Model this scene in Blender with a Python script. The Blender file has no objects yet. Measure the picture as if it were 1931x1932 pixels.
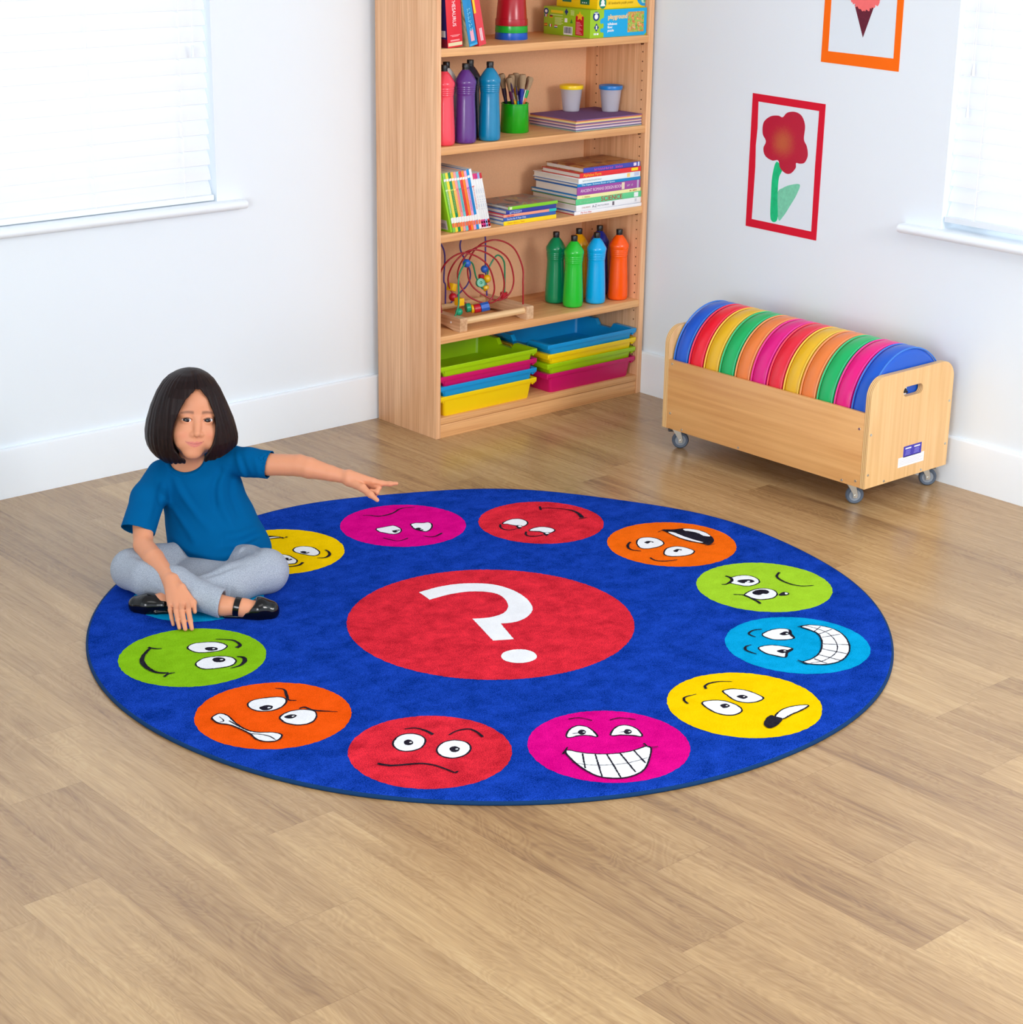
import bpy, bmesh, math, random
import numpy as np
from mathutils import Vector, Matrix
random.seed(7)
C = bpy.context.scene.collection
PI = math.pi

# ------------------------------------------------------------------ materials
def lin(c):
    return tuple(((x / 255) / 12.92 if x / 255 <= .04045 else ((x / 255 + .055) / 1.055) ** 2.4) for x in c) + (1,)

class NT:
    """tiny helper around a node tree"""
    def __init__(s, m):
        m.use_nodes = True
        s.t = m.node_tree
        s.b = s.t.nodes['Principled BSDF']
    def n(s, typ, **kw):
        x = s.t.nodes.new(typ)
        for k, v in kw.items():
            if k.startswith('i_'):
                key = k[2:]
                x.inputs[int(key) if key.isdigit() else key.replace('_', ' ')].default_value = v
            else:
                setattr(x, k, v)
        return x
    def l(s, a, b):
        s.t.links.new(a, b)

MATS = {}
def mat(name, rgb, rough=.5, spec=.5, metal=0, coat=0, trans=0, alpha=1, bump=0, bscale=200, var=0, vscale=30, sheen=0):
    if name in MATS: return MATS[name]
    m = bpy.data.materials.new(name)
    t = NT(m)
    b = t.b
    col = lin(rgb)
    b.inputs['Base Color'].default_value = col
    b.inputs['Roughness'].default_value = rough
    b.inputs['Specular IOR Level'].default_value = spec
    b.inputs['Metallic'].default_value = metal
    b.inputs['Coat Weight'].default_value = coat
    b.inputs['Coat Roughness'].default_value = .08
    b.inputs['Transmission Weight'].default_value = trans
    b.inputs['Alpha'].default_value = alpha
    if sheen:
        b.inputs['Sheen Weight'].default_value = sheen
    tc = t.n('ShaderNodeTexCoord')
    if var:
        nz = t.n('ShaderNodeTexNoise', i_Scale=vscale, i_Detail=4)
        t.l(tc.outputs['Object'], nz.inputs['Vector'])
        mx = t.n('ShaderNodeMix', data_type='RGBA')
        mx.inputs[6].default_value = tuple(c * (1 - var) for c in col[:3]) + (1,)
        mx.inputs[7].default_value = tuple(min(1, c * (1 + var)) for c in col[:3]) + (1,)
        t.l(nz.outputs['Fac'], mx.inputs[0])
        t.l(mx.outputs[2], b.inputs['Base Color'])
    if bump:
        nz = t.n('ShaderNodeTexNoise', i_Scale=bscale, i_Detail=3)
        t.l(tc.outputs['Object'], nz.inputs['Vector'])
        bp = t.n('ShaderNodeBump', i_Strength=bump, i_Distance=.002)
        t.l(nz.outputs['Fac'], bp.inputs['Height'])
        t.l(bp.outputs['Normal'], b.inputs['Normal'])
    MATS[name] = m
    return m

def wood(name, a, b_, axis=2, fine=90, rough=.42, coarse=7, coat=0):
    """veneer: grain streaks run along the given object axis"""
    if name in MATS: return MATS[name]
    m = bpy.data.materials.new(name)
    t = NT(m)
    tc = t.n('ShaderNodeTexCoord')
    def grain(sc, along, detail, dist=0):
        mp = t.n('ShaderNodeMapping')
        v = [sc, sc, sc]; v[axis] = along
        mp.inputs['Scale'].default_value = v
        t.l(tc.outputs['Object'], mp.inputs['Vector'])
        nz = t.n('ShaderNodeTexNoise', i_Scale=1, i_Detail=detail, i_Distortion=dist)
        t.l(mp.outputs['Vector'], nz.inputs['Vector'])
        return nz.outputs['Fac']
    f1 = grain(fine * 3.2, fine / 18, 3)
    f2 = grain(fine * .45, coarse / 5, 4, .6)
    ad = t.n('ShaderNodeMath', operation='MULTIPLY_ADD', i_1=.55)
    t.l(f1, ad.inputs[0])
    ml = t.n('ShaderNodeMath', operation='MULTIPLY', i_1=.55)
    t.l(f2, ml.inputs[0]); t.l(ml.outputs[0], ad.inputs[2])
    cr = t.n('ShaderNodeValToRGB')
    cr.color_ramp.elements[0].position = .38; cr.color_ramp.elements[0].color = lin(a)
    cr.color_ramp.elements[1].position = .72; cr.color_ramp.elements[1].color = lin(b_)
    t.l(ad.outputs[0], cr.inputs['Fac'])
    t.l(cr.outputs['Color'], t.b.inputs['Base Color'])
    t.b.inputs['Roughness'].default_value = rough
    t.b.inputs['Coat Weight'].default_value = coat
    bp = t.n('ShaderNodeBump', i_Strength=.08, i_Distance=.001)
    t.l(f1, bp.inputs['Height']); t.l(bp.outputs['Normal'], t.b.inputs['Normal'])
    MATS[name] = m
    return m

def plastic(name, rgb, rough=.28):
    return mat(name, rgb, rough, .5)

# ------------------------------------------------------------------ mesh building
class MB:
    def __init__(s):
        s.bm = bmesh.new()
    def _faces(s, vs, quads, mi=0, smooth=False):
        v = [s.bm.verts.new(p) for p in vs]
        out = []
        for q in quads:
            try:
                f = s.bm.faces.new([v[i] for i in q])
                f.material_index = mi; f.smooth = smooth
                out.append(f)
            except ValueError:
                pass
        return v, out
    def box(s, lo, hi, bev=0, mi=0, M=None, seg=2):
        x0, y0, z0 = lo; x1, y1, z1 = hi
        vs = [(x, y, z) for z in (z0, z1) for y in (y0, y1) for x in (x0, x1)]
        if M is not None: vs = [M @ Vector(p) for p in vs]
        v, f = s._faces(vs, [(0, 2, 3, 1), (4, 5, 7, 6), (0, 1, 5, 4), (2, 6, 7, 3), (0, 4, 6, 2), (1, 3, 7, 5)], mi)
        if bev:
            ed = list({e for q in f for e in q.edges})
            r = bmesh.ops.bevel(s.bm, geom=ed, offset=bev, segments=seg, profile=.5, affect='EDGES', clamp_overlap=True)
            for q in r['faces']: q.material_index = mi; q.smooth = True
        return s
    def lathe(s, prof, c=(0, 0, 0), seg=32, mi=0, M=None, smooth=True):
        """revolve (r,z) pairs about z"""
        rings = []
        for r, z in prof:
            if r < 1e-6:
                p = Vector((c[0], c[1], c[2] + z))
                rings.append([s.bm.verts.new(M @ p if M is not None else p)])
            else:
                ring = []
                for i in range(seg):
                    a = 2 * PI * i / seg
                    p = Vector((c[0] + r * math.cos(a), c[1] + r * math.sin(a), c[2] + z))
                    ring.append(s.bm.verts.new(M @ p if M is not None else p))
                rings.append(ring)
        for A, B in zip(rings, rings[1:]):
            n = max(len(A), len(B))
            for i in range(n):
                j = (i + 1) % n
                q = [A[i], A[j], B[j], B[i]] if len(A) > 1 and len(B) > 1 else ([A[0], B[j], B[i]] if len(A) == 1 else [A[i], A[j], B[0]])
                if len(set(q)) < 3: continue
                f = s.bm.faces.new(q); f.material_index = mi; f.smooth = smooth
        return s
    def cyl(s, a, b, r0, r1=None, seg=20, mi=0, smooth=True):
        a = Vector(a); b = Vector(b); r1 = r0 if r1 is None else r1
        d = b - a; L = d.length
        M = Matrix.Translation(a) @ d.to_track_quat('Z', 'Y').to_matrix().to_4x4()
        return s.lathe([(0, 0), (r0, 0), (r1, L), (0, L)], seg=seg, mi=mi, M=M, smooth=smooth)
    def sph(s, c, r, mi=0, seg=20, rings=12, sc=(1, 1, 1), M=None):
        T = Matrix.Translation(c) @ (M or Matrix.Identity(4)) @ Matrix.Diagonal((*sc, 1))
        return s.lathe([(r * math.sin(PI * i / rings) if 0 < i < rings else 0, -r * math.cos(PI * i / rings)) for i in range(rings + 1)], seg=seg, mi=mi, M=T)
    def tube(s, pts, r, mi=0, seg=10, closed=False, rads=None):
        P = [Vector(p) for p in pts]; n = len(P)
        T0 = None; rings = []
        for i in range(n):
            a = P[(i - 1) % n] if closed or i > 0 else P[0]
            b = P[(i + 1) % n] if closed or i < n - 1 else P[-1]
            t = (b - a).normalized()
            if T0 is None:
                u = t.orthogonal().normalized()
            else:
                u = (u - t * u.dot(t)).normalized()
            T0 = t
            w = t.cross(u)
            rr = rads[i] if rads else r
            rings.append([s.bm.verts.new(P[i] + (u * math.cos(2 * PI * k / seg) + w * math.sin(2 * PI * k / seg)) * rr) for k in range(seg)])
        m = n if closed else n - 1
        for i in range(m):
            A, B = rings[i], rings[(i + 1) % n]
            for k in range(seg):
                f = s.bm.faces.new([A[k], A[(k + 1) % seg], B[(k + 1) % seg], B[k]]); f.smooth = True; f.material_index = mi
        if not closed:
            for R in (rings[0], rings[-1]):
                try:
                    f = s.bm.faces.new(R); f.material_index = mi
                except ValueError: pass
        return s
    def prism(s, poly, d0, d1, frame=None, mi=0, holes=None):
        """extrude a 2D polygon from d0 to d1; frame maps (u,v,d) -> xyz; triangulated caps, optional holes"""
        fr = frame or (lambda u, v, d: (u, v, d))
        loops = [poly] + (holes or [])
        for d in ((d0,) if d0 == d1 else (d0, d1)):
            es = []
            for lp in loops:
                v = [s.bm.verts.new(fr(u, w, d)) for u, w in lp]
                es += [s.bm.edges.new((v[i], v[(i + 1) % len(v)])) for i in range(len(v))]
            r = bmesh.ops.triangle_fill(s.bm, edges=es, use_beauty=True)
            for f in r['geom']:
                if isinstance(f, bmesh.types.BMFace): f.material_index = mi
        if d0 != d1:
            for lp in loops:
                a = [s.bm.verts.new(fr(u, w, d0)) for u, w in lp]
                b = [s.bm.verts.new(fr(u, w, d1)) for u, w in lp]
                for i in range(len(lp)):
                    j = (i + 1) % len(lp)
                    f = s.bm.faces.new([a[i], a[j], b[j], b[i]]); f.material_index = mi
        return s
    def xf(s, M):
        bmesh.ops.transform(s.bm, matrix=M, verts=s.bm.verts)
        return s
    def build(s, name, mats, parent=None, loc=None, sharp=38, fixn=True):
        if fixn:
            bmesh.ops.remove_doubles(s.bm, verts=s.bm.verts, dist=1e-6)
            bmesh.ops.recalc_face_normals(s.bm, faces=s.bm.faces)
        me = bpy.data.meshes.new(name)
        s.bm.to_mesh(me); s.bm.free()
        for m in (mats if isinstance(mats, (list, tuple)) else [mats]): me.materials.append(m)
        if sharp: me.set_sharp_from_angle(angle=math.radians(sharp))
        return link(name, me, parent, loc)

def link(name, data, parent=None, loc=None):
    o = bpy.data.objects.new(name, data)
    C.objects.link(o)
    if parent: o.parent = parent
    if loc is not None: o.location = loc
    return o

def thing(name, label, cat, loc=(0, 0, 0), rz=0, group=None):
    o = bpy.data.objects.new(name, None); C.objects.link(o)
    o.empty_display_size = .05
    o.location = loc; o.rotation_euler = (0, 0, rz)
    return tag(o, label, cat, group)

def tag(o, label, cat, group=None):
    o['label'] = label; o['category'] = cat
    if group: o['group'] = group
    return o

def struct(o):
    o['kind'] = 'structure'
    return o

def dup(root, loc=None, rot=None, label=None, swap=None, cat=None):
    """copy a thing with its parts and sub-parts; swap maps part name stem -> material list"""
    def cp(o, par):
        c = o.copy(); C.objects.link(c)
        if par: c.parent = par
        st = o.name.split('.')[0]
        if swap and st in swap and o.type == 'MESH':
            for i, m in enumerate(swap[st]):
                if i < len(c.material_slots):
                    c.material_slots[i].link = 'OBJECT'; c.material_slots[i].material = m
        for ch in o.children: cp(ch, c)
        return c
    r = cp(root, None)
    if loc is not None: r.location = loc
    if rot is not None: r.rotation_euler = rot
    if label: r['label'] = label
    return r

def spline(pts, n=8, closed=False):
    P = [np.array(p, float) for p in pts]; N = len(P); out = []
    for i in range(N if closed else N - 1):
        if closed: a, b, c, d = P[i - 1], P[i], P[(i + 1) % N], P[(i + 2) % N]
        else: a, b, c, d = P[max(i - 1, 0)], P[i], P[i + 1], P[min(i + 2, N - 1)]
        for k in range(n):
            t = k / n
            out.append(.5 * (2 * b + (c - a) * t + (2 * a - 5 * b + 4 * c - d) * t * t + (3 * b - a - 3 * c + d) * t ** 3))
    if not closed: out.append(P[-1])
    return [tuple(p) for p in out]

def text_mesh(body, size, depth=.0004, align='LEFT', bold=0, spacing=1, shear=0):
    cu = bpy.data.curves.new('lettering', 'FONT')
    cu.body = body; cu.size = size; cu.extrude = depth / 2; cu.align_x = align; cu.offset = bold; cu.space_character = spacing; cu.shear = shear
    cu.align_y = 'CENTER'; cu.resolution_u = 3
    o = bpy.data.objects.new('lettering', cu); C.objects.link(o)
    dg = bpy.context.evaluated_depsgraph_get(); dg.update()
    me = bpy.data.meshes.new_from_object(o.evaluated_get(dg))
    bpy.data.objects.remove(o); bpy.data.curves.remove(cu)
    return me

def lettering(name, body, size, m, parent, M, align='LEFT', bold=0, spacing=1, width=None, shear=0):
    if body.startswith('#'):                              # print too small to read: a row of letter-like strokes
        n = int(body[1:]); w = width or n * size * .6; mb = MB(); rn = random.Random(n * 31 + int(size * 1e5))
        for i in range(n):
            if rn.random() < .12: continue
            a = w * (i + .12) / n; b = w * (i + .82) / n; h0 = size * rn.uniform(.42, .52); h1 = size * rn.uniform(.3, .52)
            mb.box((a, -h0, 0), (a + (b - a) * .4, h1, .0003)); mb.box((a, -size * .1, 0), (b, size * .12, .0003))
            if rn.random() < .6: mb.box((b - (b - a) * .35, -h0, 0), (b, size * .1, .0003))
        o = mb.build(name, m, parent, sharp=0); o.data.transform(M)
        return o
    me = text_mesh(body, size, align=align, bold=bold, spacing=spacing, shear=shear)
    if width:
        xs = [v.co.x for v in me.vertices]
        w = max(xs) - min(xs)
        if w > 0: me.transform(Matrix.Diagonal((width / w, 1, 1, 1)))
    me.transform(M)
    me.materials.clear(); me.materials.append(m)
    return link(name, me, parent)

def frame_m(o, x, y):
    """matrix that puts text local x,y axes onto the given directions at o"""
    x = Vector(x).normalized(); y = Vector(y).normalized(); z = x.cross(y)
    M = Matrix.Identity(4)
    for i, a in enumerate((x, y, z)):
        M[0][i], M[1][i], M[2][i] = a
    M[0][3], M[1][3], M[2][3] = o
    return M
# ------------------------------------------------------------------ room
white_wall = mat('wall_paint', (234, 243, 250), .6, .3, bump=.03, bscale=90)
white_gloss = mat('white_gloss_paint', (238, 245, 251), .35, .4)

def floor_material():
    m = bpy.data.materials.new('oak_vinyl_planks'); t = NT(m)
    tc = t.n('ShaderNodeTexCoord'); sp = t.n('ShaderNodeSeparateXYZ'); t.l(tc.outputs['Object'], sp.inputs[0])
    def M(op, a, b=None, c=None):
        x = t.n('ShaderNodeMath', operation=op)
        for i, v in enumerate((a, b, c)):
            if v is None: continue
            if isinstance(v, (int, float)): x.inputs[i].default_value = v
            else: t.l(v, x.inputs[i])
        return x.outputs[0]
    W, Ln = .1627, .98
    u = M('DIVIDE', M('SUBTRACT', -1.755, sp.outputs['X']), W)          # plank column
    k = M('FLOOR', u); fu = M('SUBTRACT', u, k)
    cr = t.n('ShaderNodeValToRGB'); cr.color_ramp.interpolation = 'CONSTANT'
    known = {0: .23, 1: .905, 2: .653, 4: .917, 6: .75, 7: .442, 8: .19, 9: .815}
    rnd = random.Random(3)
    el = cr.color_ramp.elements
    while len(el) < 30: el.new(.5)
    for i in range(30):
        kk = i - 12
        v = known.get(kk, rnd.random())
        el[i].position = i / 32 + .0005; el[i].color = (v, v, v, 1)
    t.l(M('DIVIDE', M('ADD', k, 12.5), 32), cr.inputs['Fac'])
    v = M('DIVIDE', M('SUBTRACT', sp.outputs['Y'], M('MULTIPLY', cr.outputs['Color'], Ln)), Ln)
    v = M('ADD', v, 0.0)
    kv = M('FLOOR', v); fv = M('SUBTRACT', v, kv)
    cb = t.n('ShaderNodeCombineXYZ'); t.l(k, cb.inputs[0]); t.l(kv, cb.inputs[1])
    wn = t.n('ShaderNodeTexWhiteNoise', noise_dimensions='3D'); t.l(cb.outputs[0], wn.inputs['Vector'])
    # grain coordinates, shifted per plank
    sh = t.n('ShaderNodeVectorMath', operation='SCALE'); sh.inputs['Scale'].default_value = 7.0
    t.l(wn.outputs['Color'], sh.inputs[0])
    ad = t.n('ShaderNodeVectorMath', operation='ADD'); t.l(tc.outputs['Object'], ad.inputs[0]); t.l(sh.outputs[0], ad.inputs[1])
    def noise(scale, det, dist=0, rough=.5):
        mp = t.n('ShaderNodeMapping'); mp.inputs['Scale'].default_value = scale
        t.l(ad.outputs[0], mp.inputs['Vector'])
        nz = t.n('ShaderNodeTexNoise', i_Scale=1, i_Detail=det, i_Distortion=dist, i_Roughness=rough)
        t.l(mp.outputs[0], nz.inputs['Vector'])
        return nz.outputs['Fac']
    broad = noise((9, .8, 1), 3, .4)
    fine = noise((150, 4, 1), 5, .2, .6)
    med = noise((34, 2.6, 1), 5, 1.2)
    knot = noise((11, 2.6, 1), 2, 2.2)
    rings = M('SINE', M('MULTIPLY', knot, 70))
    pore = noise((420, 12, 1), 2)
    s = M('MULTIPLY', broad, .38)
    s = M('MULTIPLY_ADD', fine, .36, s)
    s = M('MULTIPLY_ADD', med, .34, s)
    s = M('MULTIPLY_ADD', rings, .030, s)
    s = M('MULTIPLY_ADD', wn.outputs['Value'], .13, s)
    s = M('SUBTRACT', s, .66 - .53)
    ramp = t.n('ShaderNodeValToRGB')
    e = ramp.color_ramp.elements
    e[0].position = .26; e[0].color = lin((126, 94, 62))
    e[1].position = .78; e[1].color = lin((206, 176, 128))
    x = e.new(.42); x.color = lin((160, 126, 85))
    x = e.new(.58); x.color = lin((184, 150, 104))
    t.l(s, ramp.inputs['Fac'])
    # thin dark joints
    jx = M('LESS_THAN', M('MINIMUM', fu, M('SUBTRACT', 1, fu)), .006)
    jy = M('LESS_THAN', M('MINIMUM', fv, M('SUBTRACT', 1, fv)), .0012)
    j = M('MULTIPLY', M('MAXIMUM', jx, jy), .22)
    pd = M('MULTIPLY', M('LESS_THAN', pore, .36), .16)
    mx = t.n('ShaderNodeMix', data_type='RGBA'); t.l(M('MAXIMUM', j, pd), mx.inputs[0])
    t.l(ramp.outputs['Color'], mx.inputs[6]); mx.inputs[7].default_value = lin((104, 74, 46))
    t.l(mx.outputs[2], t.b.inputs['Base Color'])
    t.b.inputs['Roughness'].default_value = .27
    t.b.inputs['Specular IOR Level'].default_value = .8
    bp = t.n('ShaderNodeBump', i_Strength=.10, i_Distance=.001); t.l(fine, bp.inputs['Height']); t.l(bp.outputs[0], t.b.inputs['Normal'])
    return m

XL, YF = -7.4, -7.4           # the far ends of the room (behind the camera)
fl = MB().box((XL, YF, -.12), (.3, .3, 0)).build('floor', floor_material()); struct(fl)

# window openings: (lo, hi, sill z, head z)
WL = (-3.35, -1.556, .772, 2.05)
WR = (-3.2, -1.569, .747, 2.05)
H = 2.6
def wall(name, lo, hi, win, axis):
    mb = MB()
    def bx(a, b, z0, z1):
        if axis == 'x': mb.box((a, 0, z0), (b, .24, z1))
        else: mb.box((0, a, z0), (.24, b, z1))
    a, b, z0, z1 = win
    bx(lo, a, 0, H); bx(b, hi, 0, H); bx(a, b, 0, z0); bx(a, b, z1, H)
    return struct(mb.build(name, white_wall, sharp=0))
struct(MB().box((XL, YF, H), (.3, .3, H + .1)).build('ceiling', white_wall, sharp=0))
wall('wall_left', XL, .24, WL, 'x')
wall('wall_right', YF, 0, WR, 'y')

def baseboard(name, axis):
    prof = [(0, 0), (.018, 0), (.018, .142), (.0165, .147), (.012, .1504), (0, .1504)]
    mb = MB()
    if axis == 'x': mb.prism(prof, XL, 0, lambda u, v, d: (d, -u, v))
    else: mb.prism(prof, YF, -.018, lambda u, v, d: (-u, d, v))
    return struct(mb.build(name, white_gloss, sharp=30))
baseboard('baseboard_left', 'x'); baseboard('baseboard_right', 'y')

glass = bpy.data.materials.new('window_glass'); _t = NT(glass)
_tp = _t.n('ShaderNodeBsdfTransparent'); _gl = _t.n('ShaderNodeBsdfGlossy', i_Roughness=.02); _mx = _t.n('ShaderNodeMixShader'); _mx.inputs[0].default_value = .07
_t.l(_tp.outputs[0], _mx.inputs[1]); _t.l(_gl.outputs[0], _mx.inputs[2]); _t.l(_mx.outputs[0], _t.t.nodes['Material Output'].inputs['Surface'])
def window(name, win, axis, sill_end, sill_lo):
    """white window unit in the reveal: frame, panes and a deep rounded sill board"""
    a, b, z0, z1 = win
    sgn = 1
    P = (lambda u, d, z: (u, d, z)) if axis == 'x' else (lambda u, d, z: (d, u, z))
    root = bpy.data.objects.new(name, None); C.objects.link(root); struct(root)
    def bx(mb, u0, u1, d0, d1, za, zb, bev=.003):
        p = P(u0, d0, za); q = P(u1, d1, zb)
        mb.box(tuple(map(min, p, q)), tuple(map(max, p, q)), bev)
    f = MB(); zs = z0 + .03
    m = (a + b) / 2
    bx(f, a, b, .15, .21, zs, zs + .06); bx(f, a, b, .15, .21, z1 - .06, z1)
    for u in (a, m - .03, b - .06): bx(f, u, u + .06, .15, .21, zs, z1)
    f.build('window_frame', white_gloss, root)
    g = MB(); bx(g, a + .03, b - .03, .178, .182, zs + .03, z1 - .03, 0)
    g.build('window_pane', glass, root)
    s = MB()
    # sill: half-round nosing, ears past the opening
    prof = [(.15, 0), (-.028, 0), (-.036, .003), (-.0405, .009), (-.0415, .0145), (-.0395, .021), (-.034, .0255), (-.028, .027), (.15, .027)]
    inner = [(d, z) for d, z in prof]
    s.prism(inner, a, b, lambda d, z, u: P(u, d, z0 + z))
    ear = [(0, 0)] + prof[1:-1] + [(0, .027)]
    for u0, u1 in ((b, sill_end), (sill_lo, a)):
        s.prism(ear, u0, u1, lambda d, z, u: P(u, d, z0 + z))
    s.build('window_sill', white_gloss, root, sharp=50)
    return root
window('window_1', WL, 'x', -1.468, -3.44)
window('window_2', WR, 'y', -1.436, -3.3)

# venetian blinds -------------------------------------------------
slat_m = bpy.data.materials.new('white_blind_slat'); _t = NT(slat_m)
_t.b.inputs['Base Color'].default_value = lin((250, 251, 253)); _t.b.inputs['Roughness'].default_value = .42
_tr = _t.n('ShaderNodeBsdfTranslucent'); _tr.inputs[0].default_value = lin((250, 252, 255))
_mx = _t.n('ShaderNodeMixShader'); _mx.inputs[0].default_value = .30
_t.l(_t.b.outputs[0], _mx.inputs[1]); _t.l(_tr.outputs[0], _mx.inputs[2])
_t.l(_mx.outputs[0], _t.t.nodes['Material Output'].inputs['Surface'])
cord_m = mat('blind_cord', (246, 248, 250), .6)

def blind(label, win, axis, zr, pitch, cords, toggles, tilt=66):
    a, b, z0, z1 = win
    P = (lambda u, d, z: (u, d, z)) if axis == 'x' else (lambda u, d, z: (d, u, z))
    root = thing('venetian_blind', label, 'blind', P((a + b) / 2, .03, zr), 0, 'white venetian blinds')
    uc = (a + b) / 2
    Q = lambda u, d, z: P(u - uc, d, z)
    e = .006
    sl = MB()
    n = int((z1 - .09 - zr) / pitch)
    T = math.radians(tilt)
    for i in range(0, n + 1):
        z = pitch * i + .030
        # curved slat section tilted with its lower edge to the room
        sec = []
        for k in range(7):
            w = (k / 6 - .5) * .0525
            c = .0035 * (1 - (2 * k / 6 - 1) ** 2)
            sec.append((w * math.cos(T) + c * math.sin(T) * -1, w * math.sin(T) + c * math.cos(T)))
        th = .0016
        poly = sec + [(d + th * math.sin(T), zz - th * math.cos(T)) for d, zz in reversed(sec)]
        sl.prism(poly, a + e, b - e, lambda d, zz, u: Q(u, d, z + zz))
    sl.build('slat_panel', slat_m, root, sharp=60)
    br = MB()
    p, q = Q(a + e, -.026, -.010), Q(b - e, .026, .008)
    br.box(tuple(map(min, p, q)), tuple(map(max, p, q)), .003); br.build('bottom_rail', white_gloss, root)
    hr = MB(); p, q = Q(a + e, -.028, z1 - zr - .055), Q(b - e, .028, z1 - zr - .005)
    hr.box(tuple(map(min, p, q)), tuple(map(max, p, q)), .003); hr.build('head_rail', white_gloss, root)
    ht = z1 - zr - .055
    for u in cords:
        lc = MB()
        for dd in (-.0245, .0245): lc.cyl(Q(u, dd, -.008), Q(u, dd, ht), .0009, seg=6)
        for i in range(1, n + 1):
            z = pitch * i + .002
            lc.cyl(Q(u, -.0245, z), Q(u, .0245, z + .004), .0008, seg=6)
        lc.build('ladder_cord', cord_m, root)
    for u, z in toggles:
        k = MB(); k.cyl(Q(u, -.032, z - zr + .02), Q(u, -.03, ht), .0009, seg=6); k.build('pull_cord', cord_m, root)
        k = MB(); k.cyl(Q(u, -.032, z - zr - .012), Q(u, -.032, z - zr + .022), .0055, .0035, seg=10); k.build('cord_toggle', white_gloss, root)
    return root
blind('white slatted blind on the window left of the tall bookcase', WL, 'x', .812, .0462, (-1.665, -1.97, -2.28, -2.6, -2.9, -3.2), ((-1.622, 1.250),))
blind('white slatted blind on the window right of the framed flower painting', WR, 'y', .806, .0462, (-1.68, -2.0, -2.4, -2.8), ((-1.635, 1.245), (-1.628, 1.125)))
# ------------------------------------------------------------------ bookcase
beech_v = wood('beech_veneer_upright', (212, 152, 106), (246, 198, 152), 2, 70)
beech_h = wood('beech_veneer_shelf', (206, 144, 90), (238, 184, 124), 0, 70)
back_m = mat('hardboard_back', (236, 184, 142), .8, .2, var=.12, vscale=350)
hole_m = mat('drilled_hole', (96, 58, 36), .9, .1)
S = [1.2532, .9515, .6744, .3427]
BASEZ = .0678
bc = thing('bookcase', 'tall beech open bookcase filled with books, bottles and toys in the corner', 'bookcase', (-.4895, -.1845, 0))
OX, OY = -.4895, -.1845
XI0, XI1, YB, YFR = -.9428, -.0402, -.0345, -.3413
MB().box((-.9613 - OX, YFR - OY, 0), (XI0 - OX, -.0285 - OY, 1.85), .0012).build('side_panel', beech_v, bc)
rp = MB().box((XI1 - OX, YFR - OY, 0), (-.0182 - OX, -.0285 - OY, 1.85), .0012).build('side_panel', beech_v, bc)
MB().box((XI0 - OX, YB - OY, 0.01), (XI1 - OX, -.0285 - OY, 1.84)).build('back_panel', back_m, bc)
for z in S + [1.56]:
    MB().box((XI0 - OX, YFR + .002 - OY, z - .025), (XI1 - OX, YB - OY, z), .0012).build('shelf', beech_h, bc)
MB().box((XI0 - OX, YFR + .002 - OY, BASEZ - .021), (XI1 - OX, YB - OY, BASEZ), .001).build('shelf', beech_h, bc)
MB().box((XI0 - OX, YFR + .002 - OY, 1.825), (XI1 - OX, YB - OY, 1.85), .001).build('top_panel', beech_h, bc)
MB().box((XI0 - OX, YFR + .003 - OY, 0), (XI1 - OX, YFR + .021 - OY, BASEZ - .0225), .0008).build('plinth', beech_h, bc)
# columns of shelf peg holes in the right panel and the brown peg heads
for y in (-.315, -.09):
    z = .14
    while z < 1.45:
        if all(abs(z - (s - .0125)) > .03 for s in S + [1.56]):
            MB().cyl((XI1 - OX - .0006, y - OY, z), (XI1 - OX + .001, y - OY, z), .0025, seg=8).build('peg_hole', hole_m, bc)
        z += .032
for s in S:
    for y in (-.315, -.09):
        MB().cyl((XI1 - OX - .008, y - OY, s - .0295), (XI1 - OX, y - OY, s - .0295), .0042, seg=12).build('shelf_peg', hole_m, bc)

# ------------------------------------------------------------------ paint bottles
cap_m = mat('black_cap', (22, 22, 24), .35)
def bottle(rgb, label, x, y, z):
    t = thing('paint_bottle', label, 'bottle', (x, y, z), 0, 'paint bottles on the shelves')
    prof = [(0, .001), (.028, .001), (.0325, .003), (.0348, .008), (.0352, .02), (.0345, .05), (.0322, .10), (.0305, .135), (.0300, .150)]
    for k in range(4):
        z0 = .154 + k * .0062
        r = .0302 + k * .0006
        prof += [(r, z0), (r + .0009, z0 + .0016), (r + .0009, z0 + .0040), (r + .0002, z0 + .0054)]
    prof += [(.0335, .182), (.0346, .1885), (.0346, .192), (.0335, .1965), (.0225, .2150), (.0150, .2245), (.0118, .2275), (.0112, .2290), (0, .2290)]
    MB().lathe(prof, seg=40).build('bottle_body', mat('bottle_' + '_'.join(map(str, rgb)), rgb, .2, .5, coat=.2), t, sharp=0)
    cp = MB().lathe([(0, .2285), (.0112, .2285), (.0112, .233), (.0104, .2335), (.0104, .2350), (.0114, .2355), (.0114, .2465), (.0106, .2480), (0, .2483)], seg=24)
    cp.build('bottle_cap', cap_m, t)
    return t
bottle((240, 68, 84), 'coral pink paint bottle, leftmost of the front bottles beside the purple one', -.8985, -.300, S[1])
bottle((96, 50, 132), 'purple paint bottle standing between the coral pink and teal bottles', -.8125, -.302, S[1])
bottle((0, 128, 174), 'teal paint bottle standing left of the green brush pot', -.7120, -.303, S[1])
bottle((224, 224, 222), 'white paint bottle half hidden behind the coral pink and purple bottles', -.8315, -.2297, S[1])
bottle((44, 50, 66), 'dark charcoal paint bottle half hidden behind the purple and teal bottles', -.7260, -.2215, S[1])
bottle((0, 142, 90), 'dark green paint bottle, leftmost bottle of the lower shelf cluster', -.3030, -.1860, S[3])
bottle((34, 194, 52), 'lime green paint bottle standing in front of the dark green one', -.2985, -.2730, S[3])
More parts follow.
